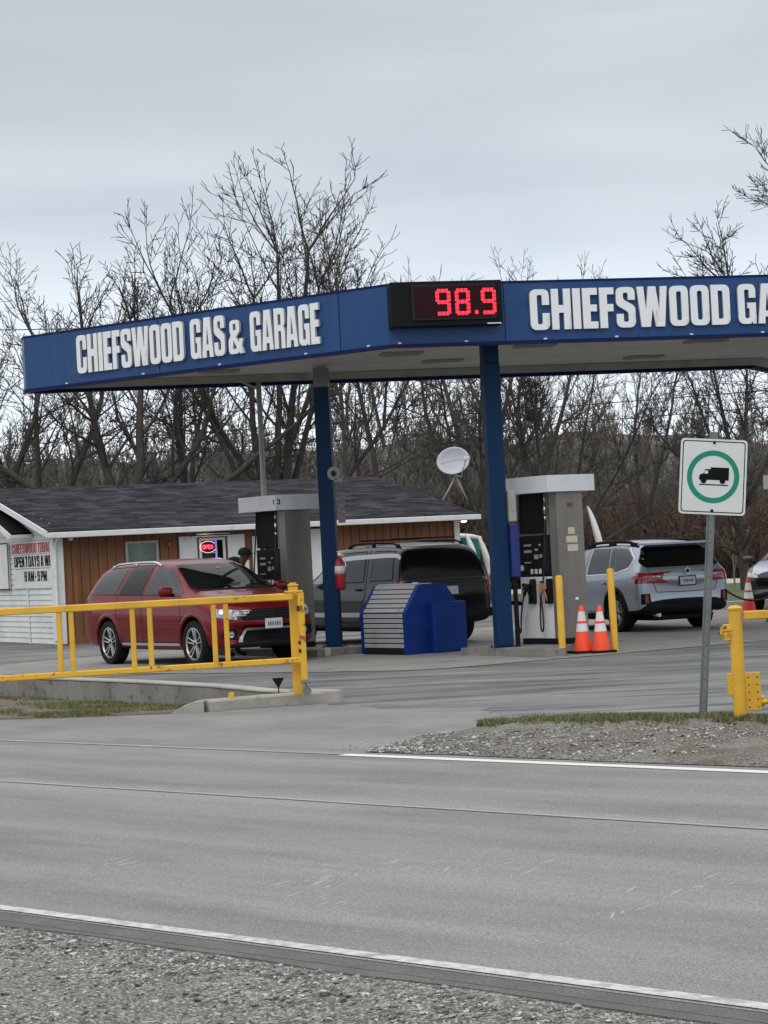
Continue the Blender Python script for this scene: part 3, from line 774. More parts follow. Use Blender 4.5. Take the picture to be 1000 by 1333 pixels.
m = MB(); m.prism([(-2.09, -.1), (-2.09, .124), (-2.2, .115), (-2.33, .07), (-2.45, .0), (-2.5, -.1)], 24.53, 24.76, 'Y')
tag(m.build('kerb_ramp', 'kerb'), 'tapered left end of the pale kerb dipping into the sunken verge', 'kerb')
# wooded hill far behind
def hill(name, x0, x1, y0, h, m, seed):
    vs = []; fs = []; nx, ny = 160, 10
    for i in range(nx + 1):
        x = x0 + (x1 - x0) * i / nx
        for j in range(ny + 1):
            v = j / ny
            z = h * (1 - .0035 * x) * math.sin(v * PI / 2) * (1 + .18 * nz3(x, seed, .02) + .10 * nz3(x, seed, .11)) - 1
            vs.append((x, y0 + v * 60 + 4 * nz3(x, j, .05), z))
    for i in range(nx):
        for j in range(ny):
            a = i * (ny + 1) + j; fs.append((a, a + ny + 1, a + ny + 2, a + 1))
    return tag(raw(name, vs, fs, m, smooth=True), kind='structure')
hill('hills', -220, 220, 168, 13.0, 'hill', 3)
# ================================================================ CANOPY
ZB, ZT = 4.60, 5.53
P1 = Vector((-5.85, 37.05)); P2 = Vector((0.2, 32.25)); P3 = Vector((11.0, 34.6))
CP = [P1, P2, P3, Vector((14.5, 39.5)), Vector((11.5, 47)), Vector((9.3, 46)), Vector((6.7, 40.15)), Vector((-5.55, 37.55)), Vector((-5.93, 37.35))]
canopy = thing('station_canopy', 'angled blue fascia canopy with white raised lettering over the fuel pumps', 'canopy', (3, 37, 0))
canopy.location = (0, 0, 0)
def inset(P, d):
    out = []
    n = len(P)
    for i in range(n):
        a = (P[i] - P[i - 1]).normalized(); b = (P[(i + 1) % n] - P[i]).normalized()
        na = Vector((-a.y, a.x)); nb = Vector((-b.y, b.x))
        k = (na + nb); k = k / max(0.25, k.dot(na) * 1.0) 
        out.append(P[i] + k * d)
    return out
IN = inset(CP, 0.10)
def band(name, A, B, z0, z1, m, parent):
    n = len(A); vs = []; fs = []
    for P, z in ((A, z0), (A, z1), (B, z1), (B, z0)):
        vs += [(p.x, p.y, z) for p in P]
    for i in range(n):
        j = (i + 1) % n
        for k in range(4):
            q = (k + 1) % 4
            fs.append((k * n + i, k * n + j, q * n + j, q * n + i))
    mb = MB(); mb.bm.free(); 
    o = raw(name, vs, fs, m, parent)
    bm = bmesh.new(); bm.from_mesh(o.data); bmesh.ops.recalc_face_normals(bm, faces=bm.faces); bm.to_mesh(o.data); bm.free()
    return o
band('fascia', CP, IN, ZB + .05, ZT - .03, 'blue', canopy)
OUT = inset(CP, -0.02)
band('lower_trim', OUT, inset(CP, .115), ZB, ZB + .047, 'navy', canopy)
band('upper_trim', inset(CP, -0.012), inset(CP, .115), ZT - .028, ZT, 'navy', canopy)
so = inset(CP, .13)
def flat(name, P, z, m, parent, thick=.04):
    mb = MB(); mb.prism([(p.x, p.y) for p in P], z, z + thick, 'Z'); return mb.build(name, m, parent)
flat('soffit', so, 4.78, 'soffit', canopy)
flat('roof_deck', inset(CP, .14), 5.2, 'fixrim', canopy)
band('soffit_edge', inset(CP, .118), inset(CP, .24), 4.66, 4.775, 'greypipe', canopy)
# fascia panel seams and little bolt brackets under the letters
def on_face(A, B, u, z, off):
    d = (B - A).normalized(); nrm = Vector((d.y, -d.x))
    p = A + d * u + nrm * off
    return Vector((p.x, p.y, z))
def face_rot(A, B):
    d = (B - A).normalized()
    return math.atan2(d.y, d.x)
def face_box(mb, A, B, u0, u1, z0, z1, off, th, bevel=0.0):
    c = on_face(A, B, (u0 + u1) / 2, (z0 + z1) / 2, off + th / 2)
    mb.box(c, (u1 - u0, th, z1 - z0), bevel, Matrix.Rotation(face_rot(A, B), 4, 'Z'))
for A, B, us in ((P1, P2, (6.81, 3.1)), (P2, P3, (1.75, 6.2, 9.0))):
    for u in us:
        mb = MB(); face_box(mb, A, B, u - .006, u + .006, ZB + .05, ZT - .03, 0, .004)
        mb.build('panel_seam', 'navy', canopy)
for A, B, us in ((P1, P2, (1.0, 2.75, 4.4, 6.15, 7.35)), (P2, P3, (.15, 1.15, 2.35, 3.45, 4.62, 5.75, 7, 8.2))):
    for u in us:
        mb = MB(); face_box(mb, A, B, u - .025, u + .025, ZB + .05, ZB + .075, .0, .03, .006)
        mb.build('trim_bracket', 'valance', canopy)
def face_text(A, B, text, u0, u1, z, h):
    d = (B - A).normalized(); rz = face_rot(A, B)
    for ch, x, k in layout(text, u0, u1):
        mb = MB()
        glyph_into(mb, ch, 0, 0, k, h, -.055, -.010)
        bmesh.ops.recalc_face_normals(mb.bm, faces=mb.bm.faces)
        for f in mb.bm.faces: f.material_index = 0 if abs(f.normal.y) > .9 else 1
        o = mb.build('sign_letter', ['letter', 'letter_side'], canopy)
        # returns slightly darker
        p = A + d * x
        o.location = (p.x, p.y, z); o.rotation_euler = (0, 0, rz)
face_text(P1, P2, 'CHIEFSWOOD', 1.30, 3.69, 4.79, .62)
face_text(P1, P2, 'GAS', 3.84, 4.56, 4.79, .62)
face_text(P1, P2, '&', 4.64, 4.95, 4.79, .52)
face_text(P1, P2, 'GARAGE', 5.09, 6.46, 4.785, .61)
face_text(P2, P3, 'CHIEFSWOOD', 2.13, 5.24, 4.79, .60)
face_text(P2, P3, 'GAS', 5.37, 6.30, 4.79, .60)
face_text(P2, P3, '&', 6.45, 6.85, 4.79, .51)
face_text(P2, P3, 'GARAGE', 7.0, 8.85, 4.79, .60)

# recessed light fixtures in the soffit
for x, y in ((0.4, 35.2), (2.5, 35.0), (5.3, 35.7), (-2.6, 36.8), (8.6, 36.9), (1.1, 37.0), (4.6, 38.3), (8.8, 41.5)):
    mb = MB(); mb.b2(-.32, .32, -.2, .2, -.035, 0, .008); f = mb.build('light_fixture', 'fixrim', canopy)
    f.location = (x, y, 4.778); f.rotation_euler = (0, 0, rad(12))
    mb = MB(); mb.b2(-.26, .26, -.15, .15, -.05, -.036, .004); mb.build('lens', 'fixture', f)

# LED price sign on the corner of the canopy
led = thing('price_display', 'black electronic price display reading 98.9 in red digits on the blue canopy corner', 'price display', (P2.x, P2.y, 0), face_rot(P2, P3))
mb = MB(); mb.b2(0.0, 1.66, -.24, -.02, 4.875, 5.525, .012); mb.build('housing', 'blackm', led)
mb = MB(); mb.b2(.30, 1.56, -.262, -.241, 4.955, 5.475, .006); mb.build('bezel', 'black', led)
mb = MB(); mb.b2(.345, 1.515, -.267, -.2625, 4.99, 5.44); mb.build('screen', 'screen', led)
mb = MB(); mb.b2(1.42, 1.63, -.25, -.242, 4.885, 4.9); mb.build('maker_mark', 'letter', led)
SEG = {'9': 'abcdfg', '8': 'abcdefg'}
def digit(mb, ch, x, z, w, h, slant=0.0):
    th = .055; g = .006; y0, y1 = -.277, -.269
    q = {'a': (x + g + .02, x + w - g - .02, z + h - th, z + h), 'g': (x + g + .02, x + w - g - .02, z + h / 2 - th / 2, z + h / 2 + th / 2),
         'd': (x + g + .02, x + w - g - .02, z, z + th), 'f': (x, x + th, z + h / 2 + g, z + h - g - .02), 'b': (x + w - th, x + w, z + h / 2 + g, z + h - g - .02),
         'e': (x, x + th, z + g + .02, z + h / 2 - g), 'c': (x + w - th, x + w, z + g + .02, z + h / 2 - g)}
    for s_ in SEG[ch]:
        a, b, c, d = q[s_]
        nseg = 3
        for k in range(nseg):                 # each bar is three led clusters
            if b - a > d - c:
                aa = a + (b - a) * k / nseg; bb = a + (b - a) * (k + 1) / nseg - .008
                mb.b2(aa, bb, y0, y1, c, d, .004)
            else:
                cc = c + (d - c) * k / nseg; dd = c + (d - c) * (k + 1) / nseg - .008
                mb.b2(a, b, y0, y1, cc, dd, .004)
for ch, x, mt in (('9', .655, 'led'), ('8', .945, 'led'), ('9', 1.335, 'led')):
    if x < 1.3 or True:
        mb = MB(); digit(mb, ch, x - .0, 5.02, .225, .385); mb.build('digit', mt, led)
mb = MB(); mb.b2(1.235, 1.285, -.277, -.269, 5.03, 5.085, .006); mb.build('decimal_point', 'led', led)

# ================================================================ columns, islands, pumps
A35 = rad(-55)                       # local +x runs towards the camera along an island
IA = Vector((-.574, .819)); IB = Vector((.819, .574)); IO = Vector((2.38, 32.3))
def isl(a, b, z=0): p = IO + IA * a + IB * b; return Vector((p.x, p.y, z))

def column(loc, label, rz):
    t = thing('canopy_column', label, 'column', loc, rz, 'blue canopy columns')
    mb = MB(); mb.b2(-.125, .125, -.125, .125, 0.012, 4.30, .012); mb.build('shaft', 'colblue', t)
    mb = MB(); mb.b2(-.12, .12, -.12, .12, 4.301, 4.63, .01); mb.build('column_head', 'steel' if loc[0] < 0 else 'colblue', t)
    mb = MB(); mb.b2(-.19, .19, -.19, .19, 0, .011, .003)
    for sx in (-.15, .15):
        for sy in (-.15, .15): mb.tube([(sx, sy, .011), (sx, sy, .04)], .014, 6)
    mb.build('base_plate', 'colblue', t)
    return t
cR = column((1.71, 33.72, .12), 'blue steel canopy column beside the right white pump', rad(12))
cL = column((-0.93, 36.95, .12), 'blue steel canopy column carrying a red fire extinguisher', rad(-8))

# island kerbs
def island(poly, label):
    mb = MB(); mb.prism(poly, -.02, .12, 'Z')
    bmesh.ops.bevel(mb.bm, geom=[e for e in mb.bm.edges if all(abs(v.co.z - .12) < 1e-4 for v in e.verts) and e.calc_face_angle(0) > .5], offset=.015, segments=2, affect='EDGES')
    o = mb.build('pump_island', 'oldcon'); tag(o, label, 'pump island', 'raised concrete pump islands'); return o
def ip(lst): return [tuple(isl(a, b)[:2]) for a, b in lst]
island(ip([(0, -.02), (.03, .22), (.72, .75), (.75, 1.75), (2.3, 1.75), (2.25, -.02)]), 'raised concrete island under the right white pump')
island(ip([(5.0, -.85), (5.0, .35), (9.2, .35), (9.2, -.85)]), 'raised concrete island under the left grey pump')
io3 = Vector((4.9, 7.0))
island([(6.85, 40.6), (7.6, 38.9), (9.0, 39.6), (8.2, 41.3)], 'raised concrete island near the right edge under the third pump')
mb = MB(); mb.b2(-.05, .05, -.05, .05, 0.0, .14, .01); o = mb.build('concrete_block', 'kerb'); o.location = (-1.02, 36.0, .008)
tag(o, 'small pale concrete block in front of the left pump island', 'block')

def pump(label, num, loc, rz, stickers=True):
    t = thing('fuel_pump', label, 'fuel pump', loc, rz, 'fuel pumps under the canopy')
    mb = MB(); mb.b2(-.49, .49, -.25, .25, 0, .085, .006); mb.build('plinth', 'blackm', t)
    mb = MB(); mb.b2(-.485, .30, -.245, .245, .088, 1.03, .012); mb.build('lower_cabinet', 'white', t)
    # steel end cabinet
    mb = MB(); mb.b2(.30, .495, -.255, .255, .088, 2.30, .008); ec = mb.build('end_cabinet', 'steel', t)
    # upper display housing
    mb = MB(); mb.b2(-.475, .13, -.22, .22, 1.69, 2.30, .01); mb.build('display_housing', 'blackm', t)
    mb = MB(); mb.b2(-.478, .295, -.235, .235, 1.034, 1.66, .012); kp = mb.build('keypad_unit', 'blackm', t)
    for sy in (-1, 1):
        mb = MB()
        def pl(x0, x1, z0, z1, y=.238):
            mb.b2(x0, x1, sy * y, sy * (y + .006), z0, z1, .002)
        pl(-.36, -.18, 1.50, 1.53); pl(-.36, -.18, 1.40, 1.44); pl(-.36, -.2, 1.24, 1.26); pl(-.10, -.02, 1.43, 1.46)
        pl(.0, .05, 1.50, 1.53); pl(-.12, -.02, 1.30, 1.37); pl(.01, .07, 1.32, 1.37)
        mb.build('button_panel', 'greypipe', kp)
        mb = MB()
        for k in range(3): mb.b2(-.22 + k * .1, -.16 + k * .1, sy * .238, sy * .246, 1.075, 1.15, .003)
        mb.build('card_slot', 'valance', kp)
        mb = MB(); mb.box((-.42, sy * .245, 1.17), (.06, .02, .09), .02); mb.build('grade_button', 'valance', kp)
        mb = MB(); mb.b2(.135, .29, sy * .237, sy * .243, 1.06, 1.64, .003); mb.build('side_screen', 'black', kp)
        # grade stickers
        mb = MB(); [mb.b2(-.02, .1, sy * .246, sy * .249, z, z + .035) for z in (.93, .87)]; mb.build('grade_sticker', 'bluedk', t)
        mb = MB(); mb.b2(.0, .09, sy * .246, sy * .249, .80, .83); mb.build('warning_sticker', 'ink', t)
        # nozzle boots, nozzles and hoses
        for bx, sc_ in ((-.20, 1), (.20, 2)):
            mb = MB(); y0 = sy * .246
            out = rpoly([(bx - .035, .62, .02), (bx + .10, .62, .03), (bx + .10, 1.0, .03), (bx + .02, 1.0, .04), (bx + .0, .9)])
            mb.prism(out, y0, sy * .31, 'Y')
            boot = mb.build('nozzle_boot', 'black', t)
            mb = MB(); yy = sy * .335
            mb.tube([(bx - .10, yy, .93), (bx - .06, yy, .82), (bx - .10, yy, .74)], [.03, .028, .022], 8)
            mb.box((bx - .03, yy, .88), (.14, .04, .10), .018)
            mb.tube([(bx - .02, yy, .86), (bx + .03, yy, .74), (bx + .04, yy * .97, .66)], .013, 8)
            mb.tube([(bx - .11, yy, .90), (bx - .135, yy, .82), (bx - .11, yy, .76), (bx - .07, yy, .77)], .008, 6)
            mb.build('nozzle', 'copper' if (sc_ == 2) else 'black', t)
            mb = MB()
            if sc_ == 1:
                mb.tube([(bx - .10, yy, .75), (bx - .15, yy, .62), (bx - .20, yy, .4), (bx - .21, yy, .22), (bx - .24, yy, .17), (bx - .265, yy, .3), (bx - .28, yy, .9), (bx - .285, sy * .27, 1.5), (bx - .2, sy * .24, 2.28)], .013, 7)
            else:
                P_ = []
                for k in range(22):
                    a = k / 21
                    P_.append((bx - .10 + .02 * a - .03 * math.sin(a * PI * 2) + (-.005), yy, .75 - .55 * math.sin(PI * min(1, a * 1.0)) ** .75 * (1 if a < .999 else 0)))
                P_.append((bx - .03, sy * .30, 1.1)); P_.append((bx + .0, sy * .27, 1.65)); P_.append((bx + .0, sy * .25, 2.0))
                mb.tube(P_, .013, 7)
            mb.build('hose', 'hose', t)
        # breakaway at the top of the hose and its light mast
        mb = MB(); mb.tube([(.2, sy * .25, 2.28), (.2, sy * .25, 2.12)], .012, 6); mb.tube([(.2, sy * .25, 2.13), (.2, sy * .25, 1.97)], [.018, .024], 8); mb.tube([(.2, sy * .25, 1.95), (.2, sy * .25, 1.88)], .018, 8)
        mb.build('hose_coupling', 'chrome', t)
    mb = MB(); mb.b2(.135, .175, -.18, .18, 1.665, 2.30, .004); mb.build('mast', 'greypipe', t)
    # stickers on the end cabinet
    if stickers:
      mb = MB(); mb.b2(.496, .499, -.06, .07, 1.66, 1.76); mb.b2(.496, .499, -.1, .12, 1.53, 1.63); mb.b2(.496, .499, -.085, .12, 1.40, 1.50)
      mb.build('sticker', 'paper', ec)
      mb = MB(); mb.b2(.496, .499, .02, .08, .66, .70); mb.build('small_sticker', 'letter', ec)
      mb = MB(); mb.b2(.496, .499, -.05, .06, 2.07, 2.13); mb.build('rust_mark', mat('rust mark', (.12, .07, .055), .8), ec)
    # valance
    mb = MB(); mb.b2(-.62, .56, -.46, .46, 2.302, 2.555, .008); v = mb.build('valance', 'valance', t)
    mb = MB()
    for ch, x, y in num:
        if y == 'f': glyph_into(mb, ch, x, 2.40, .10, .085, -.465, -.461)
        else:
            w_, o_, h_ = GL[ch]
            f = lambda l: [(x + q[0] * .10, 2.40 + q[1] * .085) for q in rpoly(l)]
            mb.prism(f(o_), .561, .565, 'X', [f(h) for h in h_])
    mb.build('pump_number', 'ink', v)
    return t
def pump_at(corner, label, num, st_=True):
    """corner: plan position of the cabinet corner nearest the camera on its left face"""
    u = Vector((.574, -.819)); b = IB
    c = Vector(corner) - u * .495 + b * .255
    return pump(label, num, (c.x, c.y, .12), A35, st_)
pump_at((2.60, 33.55), 'white fuel pump with two nozzles next to two orange cones', [('1', -.60, 'f')])
pump_at((-1.66, 37.05), 'grey fuel pump standing between the red vehicle and the left blue column', [('1', .49, 'f'), ('3', -.42, 'e')], False)
pump_at((7.72, 39.7), 'fuel pump at the right edge whose light valance just enters the frame', [('3', .30, 'f')])

# things hung on the columns
t = thing('fire_extinguisher', 'red fire extinguisher hung on the left blue column', 'extinguisher', (-.90, 36.70, 1.02), 0)
mb = MB(); mb.lathe([(.02, 0), (.075, .015), (.085, .05), (.085, .43), (.06, .50), (.03, .53), (.03, .56)], 20); mb.build('tank', 'redp', t)
mb = MB(); mb.lathe([(.0865, .27), (.0865, .40)], 20); mb.build('label_sleeve', 'reflect', t)
mb = MB(); mb.box((0, 0, .60), (.05, .03, .06), .008); mb.box((.03, 0, .64), (.13, .02, .018), .005); mb.tube([(0, 0, .6), (.08, -.02, .56), (.10, -.03, .4), (.09, -.03, .22)], .009, 6); mb.build('valve_handle', 'chrome', t)
t.location = (-.775, 36.76, 1.05)
t = thing('wall_phone_box', 'small round grey fitting high on the left blue column', 'fitting', (-.80, 36.83, 2.98))
mb = MB(); mb.lathe([(.10, -.03), (.11, 0), (.10, .04)], 18, axis='Y'); mb.build('ring', 'greypipe', t)
mb = MB(); mb.lathe([(.045, -.045), (.045, -.031)], 14, axis='Y'); mb.build('centre_disc', 'black', t)
mb = MB(); mb.box((.07, 0, -.10), (.13, .06, .07), .01); mb.build('arm', 'greypipe', t)
t.scale = (1.0, 1, 1.1)
mb = MB(); mb.b2(-.06, .06, -.01, .01, 0, .40, .004); o = mb.build('notice_plate', mat('weathered notice', (.17, .15, .16), .6, var=[(30, 3, .5, .6, (.32, .30, .32)), (22, 3, .55, .62, (.25, .06, .07))])); o.location = (-.70, 36.82, 2.16)
tag(o, 'narrow weathered notice strip on the side of the left blue column', 'notice')
t = thing('washer_station', 'slim blue windscreen washer box with a grey towel holder against the right column', 'washer box', (1.92, 33.64, .12), rad(12))
mb = MB(); mb.b2(-.055, .075, -.09, .09, 1.05, 1.86, .015); mb.build('bucket_box', 'bluedk', t)
mb = MB(); mb.b2(-.055, .065, -.08, .08, 1.885, 2.36, .02); mb.box((.0, -.085, 2.15), (.03, .012, .22), .004); mb.build('towel_holder', 'greypipe', t)
mb = MB(); mb.b2(-.03, .03, -.03, .03, 0, 1.05, .004); mb.build('stand', 'blackm', t)
mb = MB(); mb.tube([(-2.03, 38.0, .13), (-2.03, 38.0, 4.66)], .046, 10); mb.tube([(-2.03, 37.98, 4.52), (-2.45, 37.62, 4.72)], .022, 8)
tag(mb.build('drain_pipe', 'greypipe'), 'thin pale grey drain pipe rising to the canopy behind the left pump', 'pipe')

# bollards
def bollard(loc, label, g, lean=0.0, h=1.17, r=.052):
    mb = MB(); mb.lathe([(r, 0), (r, h - .02), (r * .8, h), (r * .3, h + .008)], 16)
    o = mb.build('bollard', 'yellow', None, True, 40); o.location = loc; o.rotation_euler = (0, rad(lean), 0)
    return tag(o, label, 'bollard', g)
bollard((2.50, 32.55, .005), 'yellow steel bollard in front of the white pump, left of the cones', 'yellow bollards at the pump', 0)
bollard((3.31, 32.95, .005), 'yellow steel bollard to the right of the two orange cones', 'yellow bollards at the pump', -0.8, 1.23)
mb = MB(); mb.lathe([(.10, 0), (.10, .008), (.06, .012)], 14); 

# cones
def cone(loc, label, body, g, s=1.0, rz=0.0):
    t = thing('traffic_cone', label, 'traffic cone', loc, rz, g)
    t.scale = (s, s, s)
    mb = MB(); mb.b2(-.19, .19, -.19, .19, 0, .035, .012); mb.build('rubber_base', 'blackm' if body == 'orange' else body, t)
    prof = lambda z: .138 - (.138 - .030) * (z - .036) / (.70 - .036)
    def seg(z0, z1, nm, mt, e=0.0, cap=False):
        mb = MB(); pr = [(prof(z0) + e, z0), (prof(z1) + e, z1)]
        if cap: pr += [(prof(z1) * .75, z1 + .008)]
        mb.lathe(pr, 24); mb.build(nm, mt, t, True, 40)
    seg(.036, .70, 'cone_body', body, 0, True)
    seg(.32, .44, 'reflective_band', 'reflect', .003)
    seg(.475, .615, 'reflective_band', 'reflect', .003)
    seg(.443, .472, 'cone_ring', body, .007)
    return t
cone((2.84, 32.98, .008), 'orange traffic cone, the left one of the pair between the yellow bollards', 'orange', 'orange cones between the bollards', 1.0, .3)
cone((3.10, 32.88, .008), 'orange traffic cone, the right one of the pair between the yellow bollards', 'orange', 'orange cones between the bollards', .98, .2)
cone((7.20, 44.6, .0), 'faded red traffic cone in front of the black car at the right edge', 'redcone', None, 1.05, .2)

# blue bin with a ribbed roller shutter
t = thing('roller_shutter_bin', 'blue plastic bin with a ribbed grey roller shutter between the pump islands', 'storage bin', (0.26, 35.05, .008), A35)
# local: +x toward camera-right along the islands; the shutter faces -y; end face at x=0 looks toward the camera
BL, BW, BH = 1.28, 1.12, 1.10
prof = [(0, 0), (BW, 0), (BW, .66), (BW * .70, BH), (BW * .27, BH), (0, .66)]
mb = MB(); mb.prism(rpoly([(0.03, 0.02), (BW - .03, 0.02), (BW - .03, .65, .03), (BW * .69, BH - .03, .03), (BW * .28, BH - .03, .03), (.03, .65, .03)]), -BL + .05, -.05, 'X'); mb.build('inner_body', 'bluedk', t)
for x0, x1 in ((-BL, -BL + .09), (-.09, 0)):
    mb = MB(); mb.prism(rpoly([(q[0], q[1], .03) for q in prof]), x0, x1, 'X'); mb.build('end_panel', 'bluep', t)
mb = MB()
path = [Vector((.02, .10)), Vector((.02, .655)), Vector((BW * .27, BH - .015)), Vector((BW * .55, BH - .015))]
for a, b in zip(path, path[1:]):
    L = (b - a).length; k = max(1, int(round(L / .085)))
    for i in range(k):
        p = a.lerp(b, (i + .5) / k); d = (b - a).normalized(); ang = math.atan2(d.y, d.x)
        mb.box((-BL / 2, p.x - .010 * d.y, p.y + .010 * d.x), (BL - .19, L / k - .016, .03), .006, Matrix.Rotation(ang, 4, 'X'))
mb.build('roller_shutter', 'shutter', t)
mb = MB(); mb.b2(-BL + .1, -.1, .0, .03, .015, .09, .005); mb.build('kick_plate', 'black', t)
mb = MB(); mb.b2(.002, .13, BW * .40, BW * .98, .0, .80, .02); mb.build('side_pod', 'bluep', t)
mb = MB(); mb.box((-.4, BW * .45, BH + .01), (.12, .05, .03), .01); mb.build('lid_handle', 'valance', t)

# ================================================================ gates and sign
t = thing('yellow_gate', 'long yellow tubular gate of pairs of uprights hinged at the left kerb', 'gate', (-1.06, 24.95, 0))
def gp(x, dy=0): return -(-1.06 - x), 0
y0 = -.18
dirg = Vector((-1, -.07, 0))
def gpt(s, z): return Vector((0.02, -.16, 0)) + dirg * s + Vector((0, 0, z))
mb = MB(); mb.sqtube(gpt(.05, 1.135), gpt(7.5, 1.12), .078, .078, .01); mb.build('top_rail', 'yellow', t)
mb = MB(); mb.sqtube(gpt(-.06, .425), gpt(7.5, .36), .066, .066, .01); mb.build('bottom_rail', 'rust', t)
for s_ in (.80, .935, 1.64, 1.83, 2.50, 2.635, 3.4, 3.58, 4.3, 4.45, 5.2, 5.4, 6.2, 6.35, 7.1, 7.3):
    mb = MB(); mb.sqtube(gpt(s_, .455 - .06 * s_ / 7.5), gpt(s_, 1.095), .055, .055, .006); mb.build('upright', 'yellow', t)
mb = MB(); mb.sqtube(gpt(-.035, .20), gpt(-.035, 1.18), .07, .07, .006); mb.sqtube(gpt(-.06, 1.19), gpt(.14, 1.19), .09, .02, .004); mb.build('end_stile', 'rust', t)
mb = MB()
for z in (1.0, .62, .53): mb.box(gpt(0.0, z) + Vector((0, -.035, 0)), (.03, .02, .06 if z > .9 else .04), .004)
mb.build('bolt_hole', 'hole', t)
mb = MB(); mb.sqtube(gpt(-.045, .19), gpt(-.045, .165), .11, .11, .004); mb.box(gpt(-.045, .13), (.02, .05, .07), .004); mb.lathe([(.045, -.02), (.05, -.01), (.05, .01), (.045, .02)], 14, gpt(-.055, .08) + Vector((0, 0, -.0)), 'Y'); mb.build('caster', 'galv', t)
t.location = (-1.03, 24.95, .085)
t2 = thing('gate_post', 'tall yellow square post on the kerb that holds the left gate', 'post', (-1.06, 24.93, .12))
mb = MB(); mb.sqtube((0, 0, 0), (0, 0, 1.21), .105, .105, .008); mb.build('shaft', 'yellow', t2)
mb = MB(); mb.sqtube((0, 0, 1.212), (0, 0, 1.232), .12, .12, .006); mb.bm.verts.ensure_lookup_table(); mb.sqtube((0, 0, 1.233), (0, 0, 1.25), .08, .08, .008); mb.build('cap', 'yellow', t2)

t = thing('gate_post', 'yellow round gate post with a drilled hinge plate in the grass at the right', 'post', (3.01, 19.43, 0.03), 0)
mb = MB(); mb.lathe([(.058, -.05), (.058, .98), (.066, .985), (.066, 1.0), (.04, 1.018), (.01, 1.022)], 22); mb.build('shaft', 'yellow', t, True, 35)
mb = MB(); mb.b2(-.11, -.04, -.035, .035, .72, .86, .006); mb.b2(-.13, -.02, -.045, .045, .80, .835, .004); mb.tube([(-.14, 0, .78), (-.04, 0, .78)], .022, 10); mb.build('latch_bracket', 'rust', t)
mb = MB(); mb.tube([(-.141, 0, .78), (-.143, 0, .78)], .017, 10); mb.build('latch_hole', 'hole', t)
mb = MB(); mb.b2(.055, .19, -.012, .012, .10, .43, .004); mb.b2(-.10, -.05, -.02, .02, .24, .43, .004); hp = mb.build('hinge_plate', 'yellow', t)
mb = MB()
for k in range(5):
    for x in (.085, .16): mb.lathe([(.007, -.0145), (.007, -.0125)], 8, (x, 0, .13 + k * .065), 'Y')
mb.build('bolt_hole', 'hole', hp)
t.rotation_euler = (0, 0, rad(0))
g = thing('swing_gate', 'yellow swing gate running out of the frame from the right post', 'gate', (3.01, 19.43, .03), rad(-3))
mb = MB(); mb.sqtube((.07, 0, .93), (3.2, 0, .93), .075, .075, .008); mb.build('top_rail', 'yellow', g)
mb = MB(); mb.sqtube((.245, 0, .17), (3.2, 0, .17), .06, .06, .008); mb.build('bottom_rail', 'rust', g)
mb = MB(); mb.tube([(.195, 0, .17), (.245, 0, .17)], .022, 10); mb.tube([(.2, 0, .13), (.2, 0, .23)], .016, 8); mb.build('hinge_pin', 'rust', g)
for s_ in (.9, 1.05, 1.9, 2.05, 3.0):
    mb = MB(); mb.sqtube((s_, 0, .205), (s_, 0, .888), .055, .055, .006); mb.build('upright', 'yellow', g)

# truck route sign on a leaning post
t = thing('truck_route_sign', 'white road sign with a green ring round a black truck on a leaning post', 'road sign', (2.705, 19.62, 0.03))
LEAN = rad(5.3)
t.rotation_euler = (0, LEAN, rad(2))
mb = MB()
prof = rpoly([(-.034, .0), (-.026, .0), (-.018, .030), (.018, .030), (.026, 0), (.034, 0), (.026, .036), (-.026, .036)])
pr = [(-.036, .002), (-.022, .002), (-.016, .030), (.016, .030), (.022, .002), (.036, .002), (.036, -.003), (.018, -.003), (.012, .025), (-.012, .025), (-.018, -.003), (-.036, -.003)]
mb.prism([(a, -b) for a, b in pr], -.3, 2.56, 'Z'); post = mb.build('post', 'galv', t)
mb = MB()
for k in range(26):
    mb.lathe([(.0055, -.0325), (.0055, -.0305)], 8, (0, 0, .08 + k * .1), 'Y')
mb.build('post_hole', 'hole', post)
SX, SZ, SW, SH = .000, 1.83, .59, .665
def rr(w, h, r, cz=0, cx=0): return rpoly([(cx - w / 2, cz - h / 2, r), (cx + w / 2, cz - h / 2, r), (cx + w / 2, cz + h / 2, r), (cx - w / 2, cz + h / 2, r)], 6)
cz = SZ + SH / 2
mb = MB(); mb.prism(rr(SW, SH, .04, cz), -.042, -.037, 'Y'); pan = mb.build('panel', 'signw', t)
mb = MB(); mb.prism(rr(SW - .035, SH - .035, .032, cz), -.0432, -.0424, 'Y', [rr(SW - .052, SH - .052, .026, cz)]); mb.build('border', 'ink', pan)
def circ(r, n=64, c=(0, 0)): return [(c[0] + r * math.cos(2 * PI * k / n), c[1] + r * math.sin(2 * PI * k / n)) for k in range(n)]
RC = .232
mb = MB(); mb.prism(circ(RC, 64, (0, cz - .0)), -.0436, -.0424, 'Y', [circ(RC - .046, 64, (0, cz - .0))]); mb.build('green_ring', 'signg', pan)
mb = MB()
T = lambda pts: [(x * .88 + .002, z * .88 + cz + .0) for x, z in pts]
mb.prism(T([(-.145, -.022), (-.135, -.035), (-.122, -.035), (-.122, -.032), (.155, -.032), (.155, .095), (-.03, .095), (-.03, .075), (-.085, .075), (-.097, .035), (-.135, .02), (-.142, .0)]), -.0440, -.0424, 'Y', [T([(-.088, .062), (-.055, .062), (-.055, .030), (-.092, .030)])[::-1]])
mb.prism([(x, z) for x, z in circ(.025, 20, (-.095 * .88, cz - .040 * .88))], -.0446, -.0424, 'Y')
mb.prism([(x, z) for x, z in circ(.025, 20, (.095 * .88, cz - .040 * .88))], -.0446, -.0424, 'Y')
